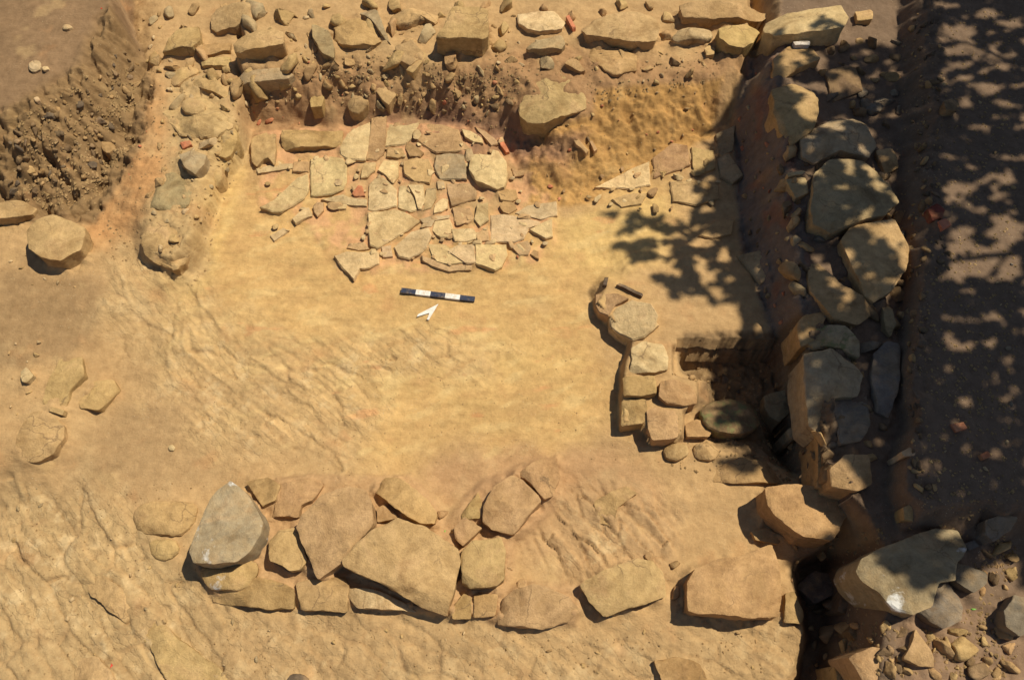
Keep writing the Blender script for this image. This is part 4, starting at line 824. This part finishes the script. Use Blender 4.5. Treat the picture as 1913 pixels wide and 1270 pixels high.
# grit too small to count, one object
def grit():
    r2 = np.random.default_rng(5); vs = []; fs = []
    areas = [([(560,100),(1350,100),(1340,150),(1100,200),(960,240),(700,210),(450,210)],1500,.008),([(20,900),(380,900),(480,1160),(1480,1180),(1460,1262),(20,1262)],1500,.0045),
             ([(1600,980),(1900,960),(1900,1262),(1600,1262)],900,.009),([(1700,20),(1900,20),(1900,960),(1700,960)],1400,.007),([(16,230),(200,110),(265,150),(205,285),(150,375),(16,378)],1300,.010),
             ([(160,400),(280,120),(440,220),(400,420),(330,520),(200,480)],700,.007),([(400,640),(1150,640),(1240,880),(900,850),(640,900),(360,850)],400,.0035),([(1250,700),(1500,700),(1530,900),(1250,880)],300,.008)]
    for poly, n, s in areas:
        a = np.array(poly, float); x = r2.uniform(a[:, 0].min(), a[:, 0].max(), n); y = r2.uniform(a[:, 1].min(), a[:, 1].max(), n)
        k = inside_dist(x, y, a) > 0
        for px, py in zip(x[k], y[k]):
            X0, Y0 = P(px, py, .25 if py < 220 or px > 1600 else .05); h = float(tz(X0, Y0)); X0, Y0 = P(px, py, h); h = float(tz(X0, Y0))
            q = s*r2.uniform(.5, 1.7); b = len(vs); d = r2.uniform(.6, 1.3, 6)*q
            for e, (dx, dy, dz) in enumerate([(1,0,0),(0,1,0),(-1,0,0),(0,-1,0),(0,0,.7),(0,0,-.8)]): vs.append((X0+dx*d[e], Y0+dy*d[e], h+dz*d[e]+q*.1))
            for i in range(4): fs.append((b+i, b+(i+1) % 4, b+4)); fs.append((b+(i+1) % 4, b+i, b+5))
    me = bpy.data.meshes.new('grit'); me.from_pydata(vs, [], fs); me.update(); me.materials.append(MST)
    o = link(me, 'grit'); o.color = (.36, .25, .13, 1); tag(o, 'loose grit and crumbs of earth strewn over the excavated ground', 'grit', kind='stuff')
grit()

# ------------------------------------------------------------------ scale bar and north arrow
def box(name, x0, x1, y0, y1, z0, z1, m, parent, bev=.0015):
    bm = bmesh.new(); bmesh.ops.create_cube(bm, size=1)
    for v in bm.verts: v.co = Vector(((x0+x1)/2+v.co.x*(x1-x0), (y0+y1)/2+v.co.y*(y1-y0), (z0+z1)/2+v.co.z*(z1-z0)))
    bmesh.ops.bevel(bm, geom=bm.edges, offset=bev, segments=2, affect='EDGES')
    me = bpy.data.meshes.new(name); bm.to_mesh(me); bm.free(); me.materials.append(m); return link(me, name, parent)
DK = plain_mat('dark_paint', (.030, .038, .070), .32, .6, .3); WH = plain_mat('white_paint', (.76, .73, .68), .5)
for m_ in (DK, WH):   # dust on the paint
    nt = m_.node_tree; b = nt.nodes['Principled BSDF']; src = b.inputs['Base Color'].links[0].from_socket; tc = nt.nodes.new('ShaderNodeTexCoord').outputs['Object']
    nt.links.new(mixc(nt, ramp(nt, nz(nt, tc, 28, 8, .75), .48, .72, (0, 0, 0), (.75, .75, .75)), src, (.45, .32, .17)), b.inputs['Base Color'])
a = hit(750, 545); b = hit(887, 561); L = math.hypot(b[0]-a[0], b[1]-a[1])
zg = max(float(tz(a[0]+(b[0]-a[0])*t, a[1]+(b[1]-a[1])*t)) for t in np.linspace(0, 1, 12))
sb = bpy.data.objects.new('scale_bar', None); COL.objects.link(sb); sb.location = ((a[0]+b[0])/2, (a[1]+b[1])/2, zg-.002)
sb.rotation_euler = (0, 0, math.atan2(b[1]-a[1], b[0]-a[0])); sb.empty_display_size = .1
tag(sb, 'flat scale bar of dark and white segments lying on the earth floor', 'scale bar')
for k in range(5):
    e = .0015 if 0 < k < 4 else 0
    box('dark_segment' if k % 2 == 0 else 'white_segment', -L/2+k*L/5, -L/2+(k+1)*L/5, -.019, .019, 0, .020 if k % 2 == 0 else .0202, DK if k % 2 == 0 else WH, sb)
def flat_shape(name, px, th, m):
    cx, cy, g = hit(*np.mean(px, 0)); W = PP(px, g+th)
    bm = bmesh.new(); top = [bm.verts.new((x-cx, y-cy, th)) for x, y in W]; bot = [bm.verts.new((x-cx, y-cy, 0)) for x, y in W]
    bm.faces.new(top); bm.faces.new(bot[::-1])
    for i in range(len(W)): j = (i+1) % len(W); bm.faces.new((top[i], bot[i], bot[j], top[j]))
    bmesh.ops.recalc_face_normals(bm, faces=bm.faces); bmesh.ops.triangulate(bm, faces=[f for f in bm.faces if len(f.verts) > 4])
    me = bpy.data.meshes.new(name); bm.to_mesh(me); bm.free(); me.materials.append(m)
    o = link(me, name); o.location = (cx, cy, g+.004); return o
na = flat_shape('north_arrow', [(819, 568), (801, 598), (797.5, 597), (802.5, 585), (797, 586.5), (779, 592), (781, 587.5)], .006, WH)
tag(na, 'small white north arrow lying just below the scale bar', 'north arrow')
# ------------------------------------------------------------------ sun, sky
SUN_AZ = Vector((.85, .50)); EL = math.radians(59)
S3 = Vector((SUN_AZ.x/SUN_AZ.length*math.cos(EL), SUN_AZ.y/SUN_AZ.length*math.cos(EL), math.sin(EL)))
w = bpy.data.worlds.new('World'); sc.world = w; w.use_nodes = True; nt = w.node_tree
sky = nt.nodes.new('ShaderNodeTexSky'); sky.sky_type = 'NISHITA'; sky.sun_disc = False; sky.sun_elevation = EL
sky.sun_rotation = math.atan2(S3.x, S3.y)
bg = nt.nodes['Background']; bg.inputs['Strength'].default_value = .055; nt.links.new(sky.outputs[0], bg.inputs[0])
sl = bpy.data.lights.new('sun', 'SUN'); sl.energy = 5.0; sl.angle = math.radians(.53); sl.color = (1, .91, .72)
so = bpy.data.objects.new('sun', sl); COL.objects.link(so); so.rotation_euler = S3.to_track_quat('Z', 'Y').to_euler(); so.location = (4, 3, 8)
sc.view_settings.view_transform = 'Standard'; sc.view_settings.look = 'None'; sc.view_settings.exposure = .0; sc.view_settings.gamma = 1

# ------------------------------------------------------------------ the tree east of the trench; its crown throws the dappled shade
SHADE = [[(1505,66),(1545,92),(1600,78),(1690,60),(1700,-60),(2150,-80),(2250,1330),(1915,1090),(1800,1060),(1760,1100),(1700,1150),(1560,1180),(1500,1120),(1480,1040),(1590,1010),(1560,905),(1440,880),(1330,890),(1300,835),(1340,740),(1420,640),(1330,600),(1290,590),(1250,545),(1150,470),(1170,420),(1120,400),(1200,395),(1290,420),(1310,370),(1290,330),(1340,300),(1310,250),(1380,220),(1380,150),(1440,110),(1450,140)]]
LIT = [ # sun flecks: centre, half axes, in photo pixels
 (1780,62,34,18),(1812,95,38,9),(1845,108,24,7),(1876,42,22,7),(1805,123,16,6),(1880,122,22,8),(1765,152,24,6),(1795,146,18,5),(1845,168,26,9),(1885,194,26,6),(1800,190,10,8),(1745,118,9,7),(1760,292,17,6),(1855,64,10,5),
 (1855,335,32,9),(1795,350,30,12),(1770,375,24,12),(1870,368,20,8),(1835,395,26,8),(1880,430,30,22),(1800,440,22,14),(1765,470,30,30),(1800,500,45,20),(1850,480,50,26),(1890,500,20,20),(1740,500,20,30),
 (1765,592,26,7),(1855,588,26,8),(1735,625,10,14),(1758,632,30,10),(1845,643,16,9),(1790,648,18,9),(1878,745,16,7),(1893,757,10,8),(1862,704,10,6),(1880,785,16,7),(1790,797,20,9),(1722,838,16,10),(1730,882,26,14),(1705,915,22,16),(1722,930,22,12),(1806,926,15,10),(1846,850,14,9),(1718,655,12,10),
 (1600,50,40,22),(1660,55,34,20),(1640,78,28,10),(1675,132,14,14),(1560,165,36,12),(1600,178,14,8),(1495,190,20,34),(1470,115,18,22),(1515,112,14,10),(1490,225,16,20),(1645,200,14,5),(1540,245,14,6),(1620,250,10,8),(1470,170,20,8),(1580,590,40,14),(1560,330,16,12),
 (1545,515,24,26),(1570,560,34,18),(1625,570,36,14),(1630,470,38,26),(1665,490,26,34),(1650,520,24,26),(1600,452,20,14),(1600,345,10,10),(1620,375,14,8),(1645,345,10,8),(1490,325,16,5),(1495,345,10,7),(1600,620,22,18),(1625,640,14,22),(1590,675,24,9),(1605,695,16,10),(1650,690,12,6),
 (1480,925,70,26),(1540,950,40,40),(1385,680,40,18),(1330,680,50,24),(1365,742,30,9),(1395,750,16,10),(1440,750,14,10),(1320,835,40,18),(1300,870,50,22),(1380,840,24,9),(1420,890,22,8),(1345,720,18,8),
 (1320,515,22,12),(1290,565,34,12),(1375,600,40,26),(1400,560,16,22),(1330,600,50,24),(1380,512,10,12),(1240,470,10,6),(1200,440,26,8),(1310,455,16,8),(1265,440,12,6),(1340,545,14,10),(1220,505,40,14),(1385,645,40,20),(1250,415,14,5),
 (1760,1000,30,22),(1610,1060,24,26),(1640,1040,24,18),(1700,1080,34,14),(1790,1075,14,8),(1690,1130,30,10),(1840,1080,12,8),(1880,1065,20,16),(1725,1195,120,60),(1860,1200,80,60),(1890,1090,20,30)]
def shaded(px, py):
    q = perl2(px, py); x = px+q[0]; y = py+q[1]
    ok = np.zeros(px.shape, bool)
    for poly in SHADE: ok |= inside_dist(x, y, poly) > 0
    m = np.zeros(px.shape)
    for (cx, cy, a, b) in LIT:
        if cx > 1740 and cy < 960: a *= .95; b *= .92
        m = np.maximum(m, 1.25-np.sqrt(((x-cx)/(a*1.12))**2+((y-cy)/(b*1.2))**2))
    nz_ = fbm(px/190, py/95, 5.0, 4, 88)
    ok &= (m+nz_*.8) < .14
    return ok
def perl2(px, py): return fbm(px/140, py/60, 3.2, 4, 70)*34, fbm(px/140, py/60, 3.2, 4, 80)*16
def build_tree():
    r2 = np.random.default_rng(11)
    # candidates in the ground plane: a shaded spot is lifted along the sun ray into the crown
    n = 260000
    px = r2.uniform(1100, 2080, n); py = r2.uniform(-80, 1330, n)
    k = shaded(px, py); px, py = px[k], py[k]
    z = np.where(px > 1690, .62, np.where(px > 1470, .45, .02))
    x, y = P(px, py, z); gz = tz(x, y); x, y = P(px, py, gz)
    h = 4.5+.6*fbm(x, y, .9, 3, 40)+r2.uniform(-.38, .45, x.size)
    h = np.maximum(h, 3.4)
    t = (h-gz)/S3.z; cx = x+S3.x*t; cy = y+S3.y*t; cz = h
    # the rest of the crown, away from the trench
    m = 16000; a = r2.uniform(0, 2*math.pi, m); rr = np.sqrt(r2.uniform(0, 1, m))
    ex = 7.0+2.3*rr*np.cos(a); ey = 1.3+3.4*rr*np.sin(a); ezz = 4.6+1.5*np.sqrt(np.maximum(0, 1-rr**2))*r2.uniform(-.35, 1, m)
    gate = (fbm(ex, ey, 1.4, 3, 90)+.15 > 0)
    # keep them from shading the sunlit flecks
    sx = ex-S3.x*(ezz-.62)/S3.z; sy = ey-S3.y*(ezz-.62)/S3.z; qx, qy = toPx(sx, sy, .62)
    gate &= (qx > 1925) & (ex > 4.2)
    ex, ey, ezz = ex[gate], ey[gate], ezz[gate]
    # density limit
    cap = 110000
    if len(cx) > cap: s = r2.choice(len(cx), cap, replace=False); cx, cy, cz = cx[s], cy[s], cz[s]
    print('leaves', len(cx), len(ex))
    Cx = np.r_[cx, ex]; Cy = np.r_[cy, ey]; Cz = np.r_[cz, ezz]; N = len(Cx)
    d = r2.normal(size=(N, 3)); d /= np.linalg.norm(d, axis=1)[:, None]
    e = r2.normal(size=(N, 3)); e[:, 2] *= .4; e -= d*(e*d).sum(1)[:, None]; e /= np.linalg.norm(e, axis=1)[:, None]
    L = r2.uniform(.019, .036, N)[:, None]; W = L*r2.uniform(.42, .6, N)[:, None]
    c = np.stack([Cx, Cy, Cz], 1); nn = np.cross(d, e)*L*.25
    V = np.stack([c-d*L, c-d*L*.2+e*W, c+d*L*.45+e*W*.8+nn, c+d*L+nn*.3, c+d*L*.45-e*W*.8+nn, c-d*L*.2-e*W], 1).reshape(-1, 3).astype(np.float32)
    F = np.arange(N*6, dtype=np.int32)
    me = bpy.data.meshes.new('crown'); me.vertices.add(N*6); me.vertices.foreach_set('co', V.ravel()); me.loops.add(N*6); me.loops.foreach_set('vertex_index', F)
    me.polygons.add(N); me.polygons.foreach_set('loop_start', np.arange(0, N*6, 6, dtype=np.int32)); me.polygons.foreach_set('loop_total', np.full(N, 6, np.int32)); me.update(calc_edges=True)
    m_, nt, b = new_mat('tree_leaves'); tcn = nt.nodes.new('ShaderNodeTexCoord').outputs['Object']
    f = nz(nt, tcn, 3, 4); nt.links.new(ramp(nt, f, .35, .7, (.045, .075, .022), (.10, .125, .045)), b.inputs['Base Color']); b.inputs['Roughness'].default_value = .6
    me.materials.append(m_)
    root = bpy.data.objects.new('olive_tree', None); COL.objects.link(root); base = Vector((7.2, 1.5, float(tz(7.2, 1.5)))); root.location = base
    tag(root, 'leafy tree standing right of the trench, throwing dappled shade over the east wall and plateau', 'tree')
    cr = link(me, 'crown', root); cr.matrix_parent_inverse = Matrix.Identity(4); cr.location = -base
    # trunk and limbs
    bm = bmesh.new()
    def limb(pts, r0, r1):
        pts = [Vector(p) for p in pts]; prev = None; n = 9; seg = []
        Q = []
        for i in range(len(pts)-1):
            for t in range(6): Q.append(pts[i].lerp(pts[i+1], t/6))
        Q.append(pts[-1])
        for i, p in enumerate(Q):
            dd = (Q[min(i+1, len(Q)-1)]-Q[max(i-1, 0)]).normalized(); s = dd.orthogonal().normalized(); u = dd.cross(s)
            r = r0+(r1-r0)*i/(len(Q)-1); p = p+mn.noise_vector(p*1.7)*.05*(i/len(Q))
            ring = [bm.verts.new(p+(s*math.cos(6.283*k/n)+u*math.sin(6.283*k/n))*r*(1+.15*mn.noise(p*3+Vector((k, 0, 0))))) for k in range(n)]
            if prev:
                for k in range(n): bm.faces.new((prev[k], prev[(k+1) % n], ring[(k+1) % n], ring[k]))
            prev = ring
    limb([(0, 0, -.2), (.05, -.03, .8), (-.05, .05, 1.6), (-.1, .1, 3.0)], .20, .10)
    for tx, ty, tz_ in [(4.2, .2, 4.5), (4.3, 2.4, 4.6), (4.1, 1.4, 4.7), (5.0, 3.4, 4.6), (5.2, -.8, 4.5), (7.8, 2.9, 5.2), (8.4, .4, 5.4), (7.2, -1.0, 5.1)]:
        e_ = Vector((tx, ty, tz_))-base; s_ = Vector((-.1, .1, 2.7)); mid = s_.lerp(e_, .5)+Vector((0, 0, .35))
        limb([s_, mid, e_], .055, .008)
        rr = random.Random(int(tx*10))
        for k in range(5):
            st = mid.lerp(e_, rr.random()); en = st+Vector((rr.uniform(-.7, .5), rr.uniform(-.8, .8), rr.uniform(-.1, .5))); limb([st, st.lerp(en, .5)+Vector((0, 0, .06)), en], 0.012, .004)
    bmesh.ops.recalc_face_normals(bm, faces=bm.faces)
    me = bpy.data.meshes.new('trunk'); bm.to_mesh(me); bm.free()
    for p in me.polygons: p.use_smooth = True
    me.materials.append(plain_mat('bark', (.14, .11, .08), .9, .2, .4)); link(me, 'trunk', root)
build_tree()
berm(); build_ground()
